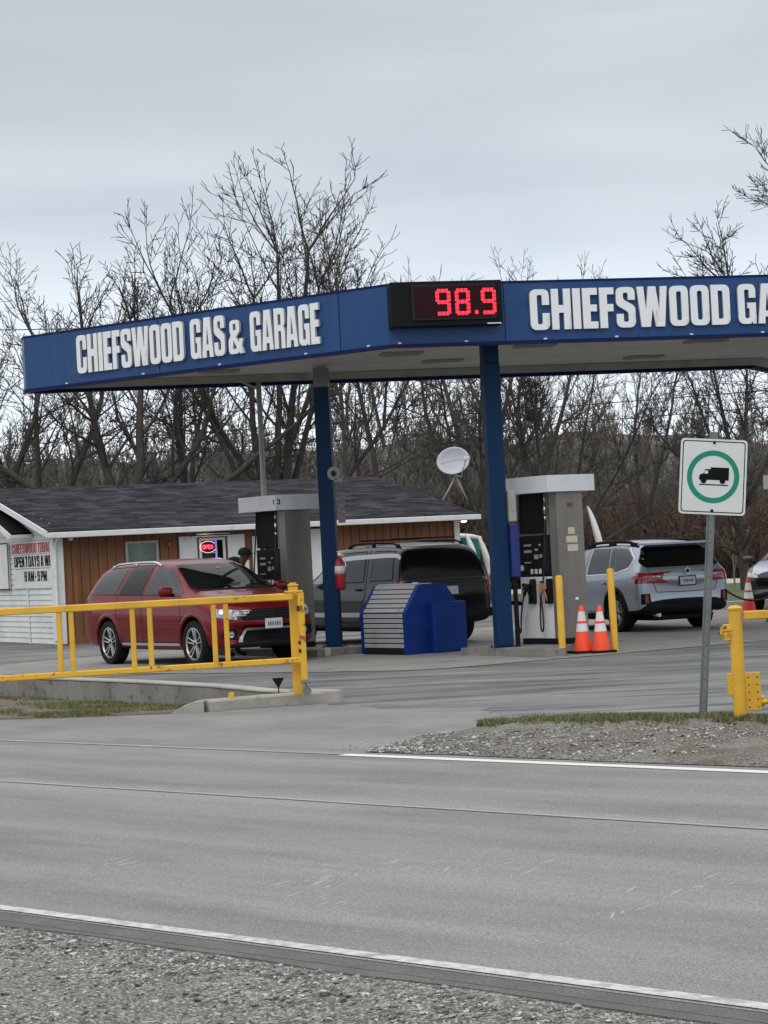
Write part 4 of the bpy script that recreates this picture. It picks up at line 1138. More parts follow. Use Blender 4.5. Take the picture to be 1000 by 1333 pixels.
mb.prism(T([(-.14, -.085), (.15, -.085), (.15, -.074), (-.14, -.074)]), -.0440, -.0424, 'Y')
mb.build('truck_symbol', 'ink', pan)
mb = MB()
for z in (SZ + .035, SZ + SH - .03): mb.lathe([(.013, -.050), (.013, -.043)], 12, (0, 0, z), 'Y')
mb.build('bolt', 'ink', pan)

# ================================================================ STORE BUILDING
BR = rad(28)
bld = thing('store_building', 'long low shop with stained board walls, white gable siding and dark shingle roof', 'building', (-6.93, 47.2, 0), BR)
LB, DB_, EH, RZ, RT = 9.75, 8.6, 2.40, 3.46, 4.3
OH = .32
mb = MB(); mb.b2(.06, LB, .0, DB_, -.1, EH, 0); wall = mb.build('front_wall', 'wood', bld)
# vertical board grooves
mb = MB(); x = .28
while x < LB - .1:
    mb.b2(x - .008, x + .008, -.004, -.001, .02, EH - .06); x += .203
mb.build('board_groove', 'woodgap', wall)
mb = MB(); mb.b2(.08, LB, -.02, -.0045, .0, .16, .004); mb.build('skirt_board', 'wood', wall)
mb = MB(); mb.b2(LB - .09, LB + .05, -.03, .12, 0, EH + .04, .004); mb.build('corner_trim', 'trimw', bld)
# end wall: white lap siding on local x = 0 facing -x, from y=0 to y=DB_
mb = MB()
mb.prism([(0.0, .0), (DB_, .0), (DB_, EH), (RT, RZ - .06), (0.0, EH)], -.0, .055, 'X'); ew_ = mb.build('gable_wall', 'siding', bld)
mb = MB(); z = .02; cs = 0.118
while z < RZ - .15:
    y1 = DB_ if z < EH else RT + (RZ - z) / (RZ - EH) * (DB_ - RT) - .02
    y0_ = .13 if z < EH else max(.13, (z - EH) / (RZ - .06 - EH) * RT + .05)
    if y1 - y0_ > .3:
        zt = z + cs - .004
        # a lapped board: thicker at its foot
        vs = [(-.004, y0_, z), (-.026, y0_, z), (-.006, y0_, zt), (-.004, y1, z), (-.026, y1, z), (-.006, y1, zt)]
        B = [mb.bm.verts.new(v) for v in vs]
        for f in ((0, 1, 2), (3, 5, 4), (0, 3, 4, 1), (1, 4, 5, 2), (0, 2, 5, 3)): mb.bm.faces.new([B[i] for i in f])
    z += cs
mb.build('lap_siding', 'siding', ew_)
mb = MB(); mb.b2(-.15, .07, -.10, .12, .02, EH - .03, .006); mb.build('corner_post', 'trimw', bld)
mb = MB(); mb.b2(-.03, .02, 1.9, DB_, -.25, .02); mb.build('foundation', 'found', bld)
mb = MB(); mb.tube([(-.05, -OH, EH - .03), (-.07, -.18, EH - .16), (-.12, -.13, EH - .30), (-.13, -.13, .2), (-.2, -.16, .08)], .032, 8); mb.build('downpipe', 'trimw', bld)
# roof with shingles (uv in metres)
def roof_plane(name, quad, uv, m, parent, th=.05):
    me = bpy.data.meshes.new(name)
    n = len(quad)
    vs = [tuple(q) for q in quad] + [(q[0], q[1], q[2] - th) for q in quad]
    fs = [tuple(range(n)), tuple(reversed(range(n, 2 * n)))] + [(i, i + n, (i + 1) % n + n, (i + 1) % n) for i in range(n)]
    me.from_pydata(vs, [], fs); me.update()
    l = me.uv_layers.new(name='uv'); uvs = uv + uv
    for p in me.polygons:
        for li in p.loop_indices: l.data[li].uv = uvs[me.loops[li].vertex_index % n]
    return link_mesh(name, me, m, parent)
sl = (RZ - EH) / RT
ez = EH + .03 - OH * sl
X0, X1 = -.34, LB + .42
yr = RT; L_ = math.hypot(RT + OH, RZ - ez)
roof_plane('roof', [(X0, -OH, ez + .05), (X1, -OH, ez + .05), (X1 - .25, yr, RZ + .05), (X0, yr, RZ + .05)], [(0, 0), (X1 - X0, 0), (X1 - X0, L_), (0, L_)], 'shingle', bld)
roof_plane('rear_roof', [(X1, DB_ + OH, ez + .05), (X0, DB_ + OH, ez + .05), (X0, yr + .01, RZ + .05), (X1 - .25, yr + .01, RZ + .05)], [(0, 0), (X1 - X0, 0), (X1 - X0, L_), (0, L_)], 'shingle', bld)
mb = MB(); mb.prism([(DB_ + .01, EH - .02), (RT, RZ - .03), (-.0, EH - .02)], LB + .0, LB + .05, 'X'); mb.build('far_gable', 'siding', bld)
mb = MB(); mb.b2(X0, X1, -OH - .10, -OH - .003, ez - .085, ez + .035, .015); gt = mb.build('gutter', 'trimw', bld)
mb = MB(); mb.b2(X0 + .01, X1 - .01, -OH, -.032, ez - .02, ez - .004); mb.build('soffit', 'woodgap', bld)
# rake boards
def rake(xa, xb, ya, za, yb, zb, h, name='rake_board'):
    mb = MB(); mb.prism([(ya, za), (ya, za - h), (yb, zb - h), (yb, zb)], xa, xb, 'X'); return mb.build(name, 'trimw', bld)
rake(X0 - .03, X0 + .0, -OH - .02, ez + .06, yr, RZ + .06, .13)
rake(X0 - .03, X0 + .0, DB_ + OH, ez + .06, yr + .01, RZ + .06, .13)
# small projecting entry gable on the end wall
rk = lambda y: 2.44 + (y - 1.70) * .335
rake(-.56, -.52, 1.55, 2.42, 4.6, rk(4.6), .12)
mb = MB(); mb.prism([(1.50, 2.40), (4.6, rk(4.6) + .0), (4.6, rk(4.6) + .04), (1.50, 2.44)], -.52, -.06, 'X'); mb.build('entry_roof', 'shingle', bld)
mb = MB(); mb.b2(-.55, -.06, 1.5, 1.62, 2.32, 2.41, .01); mb.build('entry_soffit', 'trimw', bld)
mb = MB(); mb.b2(-.032, -.027, 1.98, 2.05, .0, 1.2, .001); mb.build('siding_joint', 'trimw', bld)
# white shutter on the end wall
mb = MB(); mb.b2(-.075, -.03, 3.15, 4.4, 1.22, 2.23, .006); sh = mb.build('window_shutter', 'white', bld)
mb = MB(); mb.b2(-.085, -.076, 3.13, 3.16, 1.20, 2.25); mb.b2(-.085, -.076, 3.16, 4.4, 1.20, 1.222); mb.b2(-.085, -.076, 3.16, 4.4, 2.231, 2.25); mb.build('shutter_edge', 'woodgap', sh)
# signs on the end wall, letters run from far (left) to near (right)
def wall_text(text, y_left, y_right, z, h, m, parent):
    mb = MB()
    for ch, x, k in layout(text, 0, y_left - y_right):
        w_, o_, h_ = GL[ch]
        f = lambda l: [(y_left - (x + q[0] * k), z + q[1] * h) for q in rpoly(l, 3)]
        mb.prism(f(o_), -.0475, -.0440, 'X', [f(q) for q in h_])
    return mb.build('lettering', m, parent)
def wall_sign(label, z0, z1, rows, bgm='white', y1=2.92):
    mb = MB(); mb.b2(-.0435, -.03, .16, y1, z0, z1, .002); o = mb.build('wall_sign', bgm)
    o.parent = None
    return o
def place_world(o):
    o.location = bld.location; o.rotation_euler = bld.rotation_euler
s1 = wall_sign('', 1.97, 2.24, None, y1=2.95); place_world(s1); tag(s1, 'sign board with red capitals reading CHIEFSWOOD TOBACCO on the white gable', 'sign', 'signs on the white gable')
wall_text('CHIEFSWOOD TOBACCO', 2.92, .0, 1.99, .22, 'inkred', s1)
s2 = wall_sign('', 1.66, 1.95, None, y1=2.85); place_world(s2); tag(s2, 'sign board with black capitals reading OPEN 7 DAYS A WEEK', 'sign', 'signs on the white gable')
wall_text('OPEN 7 DAYS A WEEK', 2.80, .02, 1.69, .235, 'ink', s2)
s3 = wall_sign('', 1.22, 1.64, None, y1=2.9); place_world(s3); tag(s3, 'lowest sign board on the gable, with black hours 8 AM - 9 PM', 'sign', 'signs on the white gable')
wall_text('8 AM - 9 PM', 2.15, .68, 1.37, .225, 'ink', s3)

# window left of the shutters
def window(x0, x1, z0, z1, fr, frm, glass, name='window', mull=None):
    mb = MB()
    mb.b2(x0, x1, -.045, -.006, z1 - fr, z1, .004); mb.b2(x0, x1, -.045, -.006, z0, z0 + fr, .004)
    mb.b2(x0, x0 + fr, -.044, -.006, z0 + fr + .001, z1 - fr - .001, .004); mb.b2(x1 - fr, x1, -.044, -.006, z0 + fr + .001, z1 - fr - .001, .004)
    if mull:
        for mx_ in mull: mb.b2(mx_ - .02, mx_ + .02, -.040, -.006, z0 + fr + .001, z1 - fr - .001)
    w = mb.build(name, frm, bld)
    mb = MB(); mb.b2(x0 + fr * .8, x1 - fr * .8, -.018, -.007, z0 + fr * .8, z1 - fr * .8); mb.build('pane', glass, w)
    return w
window(1.50, 2.26, 1.2, 2.13, .055, 'greypipe', mat('greenish store glass', (.07, .095, .09), .1, spec=.6, var=[(3, 4, .45, .65, (.13, .16, .15))]))
window(3.22, 3.84, 1.35, 2.13, .055, 'trimw', 'glass', mull=(3.62,))
mb = MB(); mb.b2(3.0, 4.02, -.16, -.008, 2.15, 2.175, .004); mb.b2(3.15, 3.95, -.10, -.008, 2.20, 2.225, .004); mb.build('window_hood', 'trimw', bld)
def shutter_panel(x0, x1, label):
    mb = MB(); mb.b2(x0, x1, -.05, -.008, 1.63, 2.18, .006); o = mb.build('window_shutter', 'white', bld)
    mb = MB(); mb.b2(x0, x1, -.053, -.008, 1.60, 1.627, .003); mb.build('sill_strip', 'greypipe', o)
shutter_panel(2.75, 3.17, ''); shutter_panel(3.90, 4.31, '')
mb = MB(); mb.b2(3.88, 4.4, -.03, -.008, 1.30, 1.597, .004); mb.build('lower_panel', 'white', bld)
# neon OPEN sign in the window
t = thing('neon_sign', 'red neon OPEN sign in an oval behind the shop window', 'neon sign'); place_world(t)
mb = MB(); cxn, czn = 3.42, 1.93
EL = [(cxn + .19 * math.cos(2 * PI * k / 40), -.055, czn + .125 * math.sin(2 * PI * k / 40)) for k in range(4, 38)]
mb.tube(EL, .007, 6); mb.build('oval_tube', 'neonor', t)
def stroke(mb, pts): mb.tube([(x, -.062, z) for x, z in pts], .011, 6)
mb = MB(); hh = .085; lx = cxn - .125
ov = [(lx + .026 + .026 * math.cos(2 * PI * k / 14), czn + .042 * math.sin(2 * PI * k / 14)) for k in range(15)]
stroke(mb, ov); lx += .07
stroke(mb, [(lx, czn - .042), (lx, czn + .042), (lx + .035, czn + .038), (lx + .035, czn + .004), (lx, czn)]); lx += .058
stroke(mb, [(lx + .04, czn - .042), (lx, czn - .042), (lx, czn + .042), (lx + .04, czn + .042)]); stroke(mb, [(lx, czn), (lx + .035, czn)]); lx += .062
stroke(mb, [(lx, czn - .042), (lx, czn + .042), (lx + .042, czn - .042), (lx + .042, czn + .042)])
mb.build('neon_letters', 'neonred', t)
mb = MB(); mb.tube([(3.58, -.055, 2.04), (3.60, -.055, 1.80), (3.60, -.055, 1.55)], .006, 5); mb.tube([(3.5, -.055, 2.06), (3.60, -.055, 2.06)], .006, 5); mb.tube([(3.52, -.055, 1.80), (3.58, -.055, 1.80)], .010, 5); mb.build('blue_tube', 'neonbl', t)
# alarm bell, camera, eave lamps
mb = MB(); mb.lathe([(.055, -.06), (.065, -.05), (.065, -.02), (.04, -.007)], 16, (2.52, 0, 2.02), 'Y'); o = mb.build('alarm_bell', 'redp'); place_world(o); tag(o, 'small round red alarm bell on the board wall', 'alarm')
mb = MB(); mb.lathe([(.03, 2.20), (.055, 2.22), (.065, 2.26), (.065, 2.29)], 14, (.25, -.09, 0)); o = mb.build('dome_camera', 'trimw'); place_world(o); tag(o, 'white dome camera under the eave near the white gable corner', 'camera')
for x, lab in ((3.34, 'small lit lamp under the eave above the neon sign window'), (6.46, 'small lit lamp under the eave right of the left blue column')):
    t = thing('eave_lamp', lab, 'lamp'); place_world(t); t['group'] = 'lit lamps under the shop eave'
    mb = MB(); mb.lathe([(.03, 2.36), (.05, 2.34), (.05, 2.325)], 12, (x, -.20, 0)); mb.build('lamp_housing', 'trimw', t)
    mb = MB(); mb.lathe([(.045, 2.323), (.05, 2.30), (.03, 2.285)], 12, (x, -.20, 0)); mb.build('bulb', 'lampon', t)
t = thing('floodlight', 'warm lit floodlight on the right end corner of the shop', 'floodlight'); place_world(t)
mb = MB(); mb.b2(LB + .06, LB + .13, -.03, .03, 2.28, 2.33, .005); mb.build('bracket', 'trimw', t)
mb = MB(); mb.lathe([(.02, 2.31), (.07, 2.27), (.075, 2.25)], 14, (LB + .17, -.03, 0)); mb.build('housing', 'greypipe', t)
mb = MB(); mb.lathe([(.07, 2.248), (.06, 2.225), (.03, 2.215)], 14, (LB + .17, -.03, 0)); mb.build('bulb', 'lampon', t)
# doors
def door(x0, x1, z1, panes, nm='door'):
    mb = MB(); mb.b2(x0, x1, -.03, -.006, .02, z1, .004); d = mb.build(nm, 'white', bld)
    for (a, b, c, e) in panes:
        mb = MB(); mb.b2(a, b, -.036, -.031, c, e, .002); mb.build('pane', 'glass', d)
    mb = MB(); mb.lathe([(.02, -.07), (.025, -.06), (.01, -.031)], 10, (x0 + .09, 0, 1.0), 'Y'); mb.build('handle', 'chrome', d)
door(4.50, 5.35, 2.12, [(4.68, 5.2, 1.80, 2.02), (4.68, 5.2, 1.50, 1.75), (4.68, 5.2, 1.2, 1.45)])
door(5.75, 6.28, 2.22, [])
mb = MB(); mb.b2(4.4, 6.4, -.05, -.0305, 2.235, 2.27); mb.build('door_header', 'woodgap', bld)

# satellite dish on the roof
t = thing('satellite_dish', 'grey oval satellite dish on a tripod at the right end of the shop roof', 'satellite dish', (1.72, 53.0, 0), rad(-18))
mb = MB()
rings = []
for i in range(9):
    r = i / 8
    ring = []
    for k in range(36):
        a = 2 * PI * k / 36
        ring.append(mb.bm.verts.new((.41 * r * math.cos(a), -.0 + .11 * r * r * -1 + .05, .34 * r * math.sin(a))))
    rings.append(ring)
for a, b in zip(rings[1:], rings[2:]):
    for k in range(36): mb.bm.faces.new((a[k], a[(k + 1) % 36], b[(k + 1) % 36], b[k]))
mb.bm.faces.new(rings[1]); 
for v in rings[0][1:]: mb.bm.verts.remove(v)
mb.bm.verts.remove(rings[0][0])
o = mb.build('reflector', 'dish', t, True); o.location = (0, 0, 3.69); o.rotation_euler = (rad(-14), 0, 0)
sm = o.modifiers.new('s', 'SOLIDIFY'); sm.thickness = .012
mb = MB(); mb.tube([(0, .03, 3.36), (.22, -.20, 3.30), (.42, -.42, 3.70)], .016, 6); mb.tube([(-.36, -.0, 3.66), (.42, -.42, 3.72)], .008, 5); mb.build('feed_arm', 'greypipe', t)
mb = MB(); mb.box((.45, -.44, 3.73), (.14, .08, .07), .01); mb.build('receiver', 'valance', t)
mb = MB(); mb.tube([(0, .08, 3.6), (0, .10, 3.32)], .03, 8); mb.tube([(0, .10, 3.34), (-.32, -.1, 2.72)], .02, 6); mb.tube([(0, .10, 3.34), (.28, .0, 2.76)], .015, 6); mb.tube([(0, .10, 3.34), (-.1, .8, 2.95)], .015, 6); mb.build('tripod', 'greypipe', t)

# heap behind the ridge, teal trailer, flags
bm = bmesh.new(); bmesh.ops.create_icosphere(bm, subdivisions=4, radius=1)
for v in bm.verts:
    v.co = Vector((v.co.x * .85, v.co.y * .8, v.co.z * 3.9)) * (1 + .22 * noise.noise(v.co * 1.6 + Vector((3, 1, 2))))
    v.co.x += .25 * max(0, v.co.z - 2) * .0
for v in bm.verts:
    if v.co.z > 3.4: v.co.z = 3.4 + (v.co.z - 3.4) * .5
me = bpy.data.meshes.new('rubble_heap'); bm.to_mesh(me); bm.free()
o = link_mesh('rubble_heap', me, 'rocky', None, True); o.location = (-.45, 61, 0); o.scale = (.62, 1, 1.04)
tag(o, 'pale tan heap showing above the shop roof ridge', 'heap')
o2 = o.copy(); COL.objects.link(o2); o2.location = (-.08, 60.6, 0); o2.scale = (.36, .7, 1.0); tag(o2, 'lower tan lump right of the pale heap above the roof ridge', 'heap')
t = thing('covered_boat', 'teal hull with a white rim parked behind the shop, seen past its right corner', 'boat', (1.35, 58.5, 0), rad(25))
def hullring(x, w, zt, zb): return [(x, -w, zt), (x, -w * .95, zt - .3), (x, -w * .6, zb + .1), (x, 0, zb), (x, w * .6, zb + .1), (x, w * .95, zt - .3), (x, w, zt), (x, 0, zt + .08)]
st = [(-2.4, .85, 1.95, 1.0), (-1.2, .95, 1.95, .9), (0, .95, 1.93, .85), (.6, .8, 1.88, .9), (1.0, .5, 1.82, 1.0), (1.22, .06, 1.72, 1.25)]
R_ = [hullring(*s_) for s_ in st]; V_ = [v for r_ in R_ for v in r_]; F_ = []
for i in range(len(R_) - 1):
    for k in range(8): F_.append((i * 8 + k, i * 8 + (k + 1) % 8, (i + 1) * 8 + (k + 1) % 8, (i + 1) * 8 + k))
F_ += [tuple(range(8)), tuple(range(40, 48))[::-1]]
raw('hull', V_, F_, 'teal', t, True, 50)
mb = MB(); mb.tube([(x, -w - .02, z + .02) for x, w, z, b in st], .06, 8); mb.tube([(x, w + .02, z + .02) for x, w, z, b in st], .06, 8); mb.build('gunwale', 'flag', t)
mb = MB(); [mb.b2(x - .05, x + .05, -.5, .5, .0, 1.0, .01) for x in (-1.8, .2)]; mb.build('cradle', 'galv', t)
def flag(loc, h, w, lean, label, rz=0.0, z0=.9):
    t = thing('feather_flag', label, 'flag', loc, rz, 'white feather flags behind the pumps')
    t.rotation_euler = (0, rad(lean), rz)
    vs = []; fs = []; n = 14
    for i in range(n + 1):
        v = i / n; z = z0 + (h - z0) * v
        ww = w * (math.sin(PI * min(1, .12 + .88 * v)) ** .6 if v > .5 else 1) * (1 - .0 * v)
        for k in range(4):
            u = k / 3
            vs.append((-.02 + ww * u, .03 * math.sin(v * 5 + u * 4), z))
    for i in range(n):
        for k in range(3): a = i * 4 + k; fs.append((a, a + 1, a + 5, a + 4))
    o = raw('banner', vs, fs, 'flag', t, True); s_ = o.modifiers.new('s', 'SOLIDIFY'); s_.thickness = .006
    mb = MB(); mb.tube([(-.03, 0, 0), (-.03, 0, h)], .014, 6); mb.build('pole', 'greypipe', t)
    return t
flag((2.45, 57.5, 0), 2.0, .16, -10, 'white feather flag just right of the teal hull', 0, .9)
flag((2.80, 57.0, 0), 1.95, .14, -12, 'slim white feather flag left of the right blue column', 0, .9)
flag((2.95, 56.0, 0), 1.93, .16, -4, 'white feather flag half hidden by the right blue column', 0, .4)
flag((5.25, 52.0, 0), 2.50, .14, -11, 'white feather flag with dark marks leaning behind the right pump', 0, 1.1)

# overhead wires
for i, (a, b, sag, lab) in enumerate((((-26, 60, 8.95), (8, 62, 8.1), .35, 'thin overhead wire crossing the sky at the upper left'),
                                 ((-26, 66, 5.2), (34, 66, 6.7), .35, 'overhead wire crossing low behind the canopy columns'),
                                 ((-26, 66, 4.7), (34, 66, 6.2), .35, 'lowest overhead wire behind the canopy columns'))):
    P_ = []
    for k in range(30):
        u = k / 29; P_.append((a[0] + (b[0] - a[0]) * u, a[1] + (b[1] - a[1]) * u, a[2] + (b[2] - a[2]) * u - sag * 4 * u * (1 - u)))
    mb = MB(); mb.tube(P_, .013, 4); tag(mb.build('overhead_wire', 'wire'), lab, 'wire', 'overhead wires')
# ================================================================ CARS
def car_shell(name, st, paint, clad, parent, bf, br, wheels, wr, cut_y=.60, crown=.018):
    bm = bmesh.new()
    def ring(s_):
        x, zb, w, zt_, top, rw = s_
        h = top - zt_; k = min(1.0, h / .30)
        H = [(0, zb), (.55 * w, zb), (.90 * w, zb), (.968 * w, zb + .07), (.992 * w, zb + .34 * (zt_ - zb)), (w, zb + .62 * (zt_ - zb)),
             (.988 * w, zt_ - .10), (.958 * w, zt_), None, (rw, top - .08 * k - .01), (rw - .085 * k - .02, top - .018 * k), (.5 * rw, top + crown * .5), (0, top + crown)]
        a, b = H[7], H[9]
        H[8] = (a[0] * .52 + b[0] * .48 + .012 * k, a[1] * .52 + b[1] * .48)
        full = H + [(-y, z) for y, z in H[-2:0:-1]]
        L = x
        out = []
        for y, z in full:
            q = (y / .92) ** 2
            fx = max(0, (x - .9) / 1.5); rx = max(0, (-x - 1.3) / 1.1)
            out.append((x - bf * q * fx * fx + br * q * rx * rx, y, z))
        return out
    R_ = [ring(s_) for s_ in st]
    n = len(R_[0])
    V_ = [[bm.verts.new(p) for p in r] for r in R_]
    for a, b in zip(V_, V_[1:]):
        for k in range(n):
            f = bm.faces.new((a[k], a[(k + 1) % n], b[(k + 1) % n], b[k]))
            kk = k if k < n / 2 else n - 1 - k
            f.material_index = 1 if kk < clad else 0
            f.smooth = True
    # end caps as quads strips
    for V0, fl in ((V_[0], False), (V_[-1], True)):
        h_ = n // 2
        for k in range(h_):
            a, b, c, d = V0[k], V0[k + 1], V0[(n - k - 1) % n], V0[(n - k) % n]
            vs = []
            for v in (a, b, c, d):
                if v not in vs: vs.append(v)
            if len(vs) >= 3:
                try: f = bm.faces.new(vs); f.smooth = True; f.material_index = 1 if k < clad else 0
                except ValueError: pass
    bmesh.ops.recalc_face_normals(bm, faces=bm.faces)
    me = bpy.data.meshes.new('tmp'); bm.to_mesh(me); bm.free()
    o = bpy.data.objects.new('tmp', me); COL.objects.link(o)
    for m in (paint, 'cladding'): me.materials.append(M[m])
    sb = o.modifiers.new('s', 'SUBSURF'); sb.levels = 2; sb.render_levels = 2
    cut = []
    for wx in wheels:
        for s_ in (-1, 1):
            mb = MB(); mb.lathe([(wr + .055, min(s_ * cut_y, s_ * 1.3)), (wr + .055, max(s_ * cut_y, s_ * 1.3))], 48, (wx, 0, wr + .012), 'Y', False)
            c = mb.build('cut', 'cladding'); cut.append(c)
            b = o.modifiers.new('b', 'BOOLEAN'); b.object = c; b.operation = 'DIFFERENCE'; b.solver = 'EXACT'
    bpy.context.view_layer.update()
    dg = bpy.context.evaluated_depsgraph_get()
    me2 = bpy.data.meshes.new_from_object(o.evaluated_get(dg)); me2.name = 'body'
    for c in cut: bpy.data.objects.remove(c)
    bpy.data.objects.remove(o)
    # arch interior dark
    for p in me2.polygons:
        c = p.center
        for wx in wheels:
            d = math.hypot(c.x - wx, c.z - wr - .012)
            if d < wr + .051 or (abs(d - wr - .055) < .006 and abs(p.normal.y) < .3): p.material_index = 1
        if abs(c.y) < cut_y + .01 and abs(p.normal.y) > .95 and c.z < wr + .5: p.material_index = 1
    bm = bmesh.new(); bm.from_mesh(me2); bvh = BVHTree.FromBMesh(bm); bm.free()
    b = bpy.data.objects.new(name, me2); COL.objects.link(b); b.parent = parent
    me2.polygons.foreach_set('use_smooth', [True] * len(me2.polygons)); me2.set_sharp_from_angle(angle=rad(38))
    return b, bvh

DIRS = {'R': (lambda a, b: Vector((a, -3, b)), Vector((0, 1, 0))), 'L': (lambda a, b: Vector((a, 3, b)), Vector((0, -1, 0))),
        'F': (lambda a, b: Vector((4, a, b)), Vector((-1, 0, 0))), 'B': (lambda a, b: Vector((-4, a, b)), Vector((1, 0, 0))),
        'T': (lambda a, b: Vector((a, b, 4)), Vector((0, 0, -1)))}
def patch(bvh, poly, side, name, m, parent, off=.004, step=.05, r=.0, uv=False):
    """a thin panel that lies on the shell; poly (convex) in side view R/L: (x,z), F/B: (y,z), T: (x,y)"""
    if r: poly = rpoly([(p[0], p[1], r) for p in poly], 4)
    P = [Vector((p[0], p[1], 0)) for p in poly]
    ar = sum(P[i].x * P[(i + 1) % len(P)].y - P[(i + 1) % len(P)].x * P[i].y for i in range(len(P)))
    if ar < 0: P = P[::-1]
    x0, x1 = min(p.x for p in P), max(p.x for p in P); y0, y1 = min(p.y for p in P), max(p.y for p in P)
    nx = max(1, math.ceil((x1 - x0) / step)); ny = max(1, math.ceil((y1 - y0) / step))
    bm = bmesh.new()
    V_ = [[bm.verts.new((x0 + (x1 - x0) * i / nx, y0 + (y1 - y0) * j / ny, 0)) for j in range(ny + 1)] for i in range(nx + 1)]
    for i in range(nx):
        for j in range(ny): bm.faces.new((V_[i][j], V_[i + 1][j], V_[i + 1][j + 1], V_[i][j + 1]))
    for i in range(len(P)):
        a, b = P[i], P[(i + 1) % len(P)]
        e = b - a
        if e.length < 1e-6: continue
        bmesh.ops.bisect_plane(bm, geom=bm.verts[:] + bm.edges[:] + bm.faces[:], plane_co=a, plane_no=Vector((e.y, -e.x, 0)), clear_outer=True, dist=1e-6)
    f_, d = DIRS[side]
    dead = []
    for v in bm.verts:
        h = bvh.ray_cast(f_(v.co.x, v.co.y), d)
        if h[0] is None: dead.append(v); continue
        n_ = h[1] if h[1].dot(d) < 0 else -h[1]
        v.co = h[0] + n_ * off
    bmesh.ops.delete(bm, geom=dead, context='VERTS')
    for f in bm.faces:
        f.normal_update()
        if f.normal.dot(d) > 0: f.normal_flip()
        f.smooth = True
    me = bpy.data.meshes.new(name); bm.to_mesh(me); bm.free()
    return link_mesh(name, me, m, parent)
def seam(bvh, pl, side, m='blackm', w=.009, name='door_seam', parent=None, off=.0025):
    mb = MB(); f_, d = DIRS[side]
    P = densify(pl, .04)
    prev = None
    for i in range(len(P)):
        a = P[max(0, i - 1)]; b = P[min(len(P) - 1, i + 1)]; t = (b - a) / (np.hypot(*(b - a)) + 1e-9); n_ = np.array((-t[1], t[0])) * w / 2
        row = []
        for q in (P[i] + n_, P[i] - n_):
            h = bvh.ray_cast(f_(q[0], q[1]), d)
            if h[0] is None: row = None; break
            nn = h[1] if h[1].dot(d) < 0 else -h[1]
            row.append(mb.bm.verts.new(h[0] + nn * off))
        if row and prev: mb.bm.faces.new((prev[0], prev[1], row[1], row[0]))
        prev = row
    return mb
def arch(bvh, wx, wz, r0, r1, side, m, parent, o0=.016, o1=.002, a0=-12, a1=192, nm='arch_trim'):
    mb = MB(); f_, d = DIRS[side]; prev = None
    for k in range(41):
        a = rad(a0 + (a1 - a0) * k / 40); row = []
        for r, off in ((r0 - .004, -.02), (r0, o0), ((r0 + r1) / 2, o0), (r1, o1)):
            q = (wx + r * math.cos(a), wz + r * math.sin(a))
            h = bvh.ray_cast(f_(wx + (r1 + .01) * math.cos(a) if r < r0 + .01 else q[0], wz + (r1 + .01) * math.sin(a) if r < r0 + .01 else q[1]), d)
            if h[0] is None: row = None; break
            p = Vector((q[0], h[0].y, q[1])) - d * off
            row.append(mb.bm.verts.new(p))
        if row and prev:
            for j in range(3): mb.bm.faces.new((prev[j], prev[j + 1], row[j + 1], row[j]))
        prev = row
    return mb.build(nm, m, parent, True)

def wheel(parent, x, y, r, wd, style='split', rimr=None, steer=0.0):
    s_ = 1 if y > 0 else -1
    rimr = rimr or r * .70
    mb = MB(); mb.lathe([(.05, -wd * .40), (rimr * .98, -wd * .40), (rimr * .98, wd * .10), (.05, wd * .10)], 28, axis='Y')
    o = mb.build('wheel', 'blackm', parent, True, 40); o.location = (x, y, r); o.rotation_euler = (0, 0, rad(steer) + (PI if s_ < 0 else 0))
    mb = MB()
    pr = [(rimr, -wd / 2 + .01), (rimr + .01, -wd / 2), (r * .93, -wd / 2), (r * .985, -wd * .42), (r, -wd * .32), (r, wd * .32), (r * .985, wd * .42), (r * .93, wd / 2), (rimr + .012, wd / 2), (rimr, wd / 2 - .012)]
    rings = []
    n = 48
    for rr_, yy in pr: rings.append([mb.bm.verts.new((rr_ * math.cos(2 * PI * k / n), yy, rr_ * math.sin(2 * PI * k / n))) for k in range(n)])
    for a, b in zip(rings, rings[1:] + rings[:1]):
        for k in range(n): mb.bm.faces.new((a[k], a[(k + 1) % n], b[(k + 1) % n], b[k]))
    for gy in (-.25, 0, .25):
        mb.lathe([(r + .0005, wd * gy - .004), (r + .0005, wd * gy + .004)], n, axis='Y')
    mb.build('tyre', 'rubber', o, True, 35)
    mb = MB(); yo = wd * .40
    n = 40; pr = [(rimr * .90, yo - .02), (rimr * .99, yo - .02), (rimr * 1.0, yo + .012), (rimr * .94, yo + .014), (rimr * .90, yo)]
    rings = [[mb.bm.verts.new((q * math.cos(2 * PI * k / n), yy, q * math.sin(2 * PI * k / n))) for k in range(n)] for q, yy in pr]
    for a, b in zip(rings, rings[1:] + rings[:1]):
        for k in range(n): mb.bm.faces.new((a[k], a[(k + 1) % n], b[(k + 1) % n], b[k]))
    ns = 5
    for k in range(ns):
        a = 2 * PI * k / ns + .3
        for off in ((-.17, .17) if style == 'split' else (0,)):
            p0 = Vector((.045 * math.cos(a + off * 2.2), yo - .035, .045 * math.sin(a + off * 2.2))); p1 = Vector((rimr * .93 * math.cos(a + off), yo - .004, rimr * .93 * math.sin(a + off)))
            mb.sqtube(p0, p1, .038 if style == 'split' else .075, .022, .004)
    mb.lathe([(.06, yo - .04), (.058, yo - .018), (.03, yo - .012)], 20, axis='Y')
    mb.build('rim', 'alloy', o, True, 40)
    mb = MB(); mb.lathe([(.028, yo - .0118), (.024, yo - .006)], 14, axis='Y'); mb.build('hub_cap', 'blackm', o)
    return o

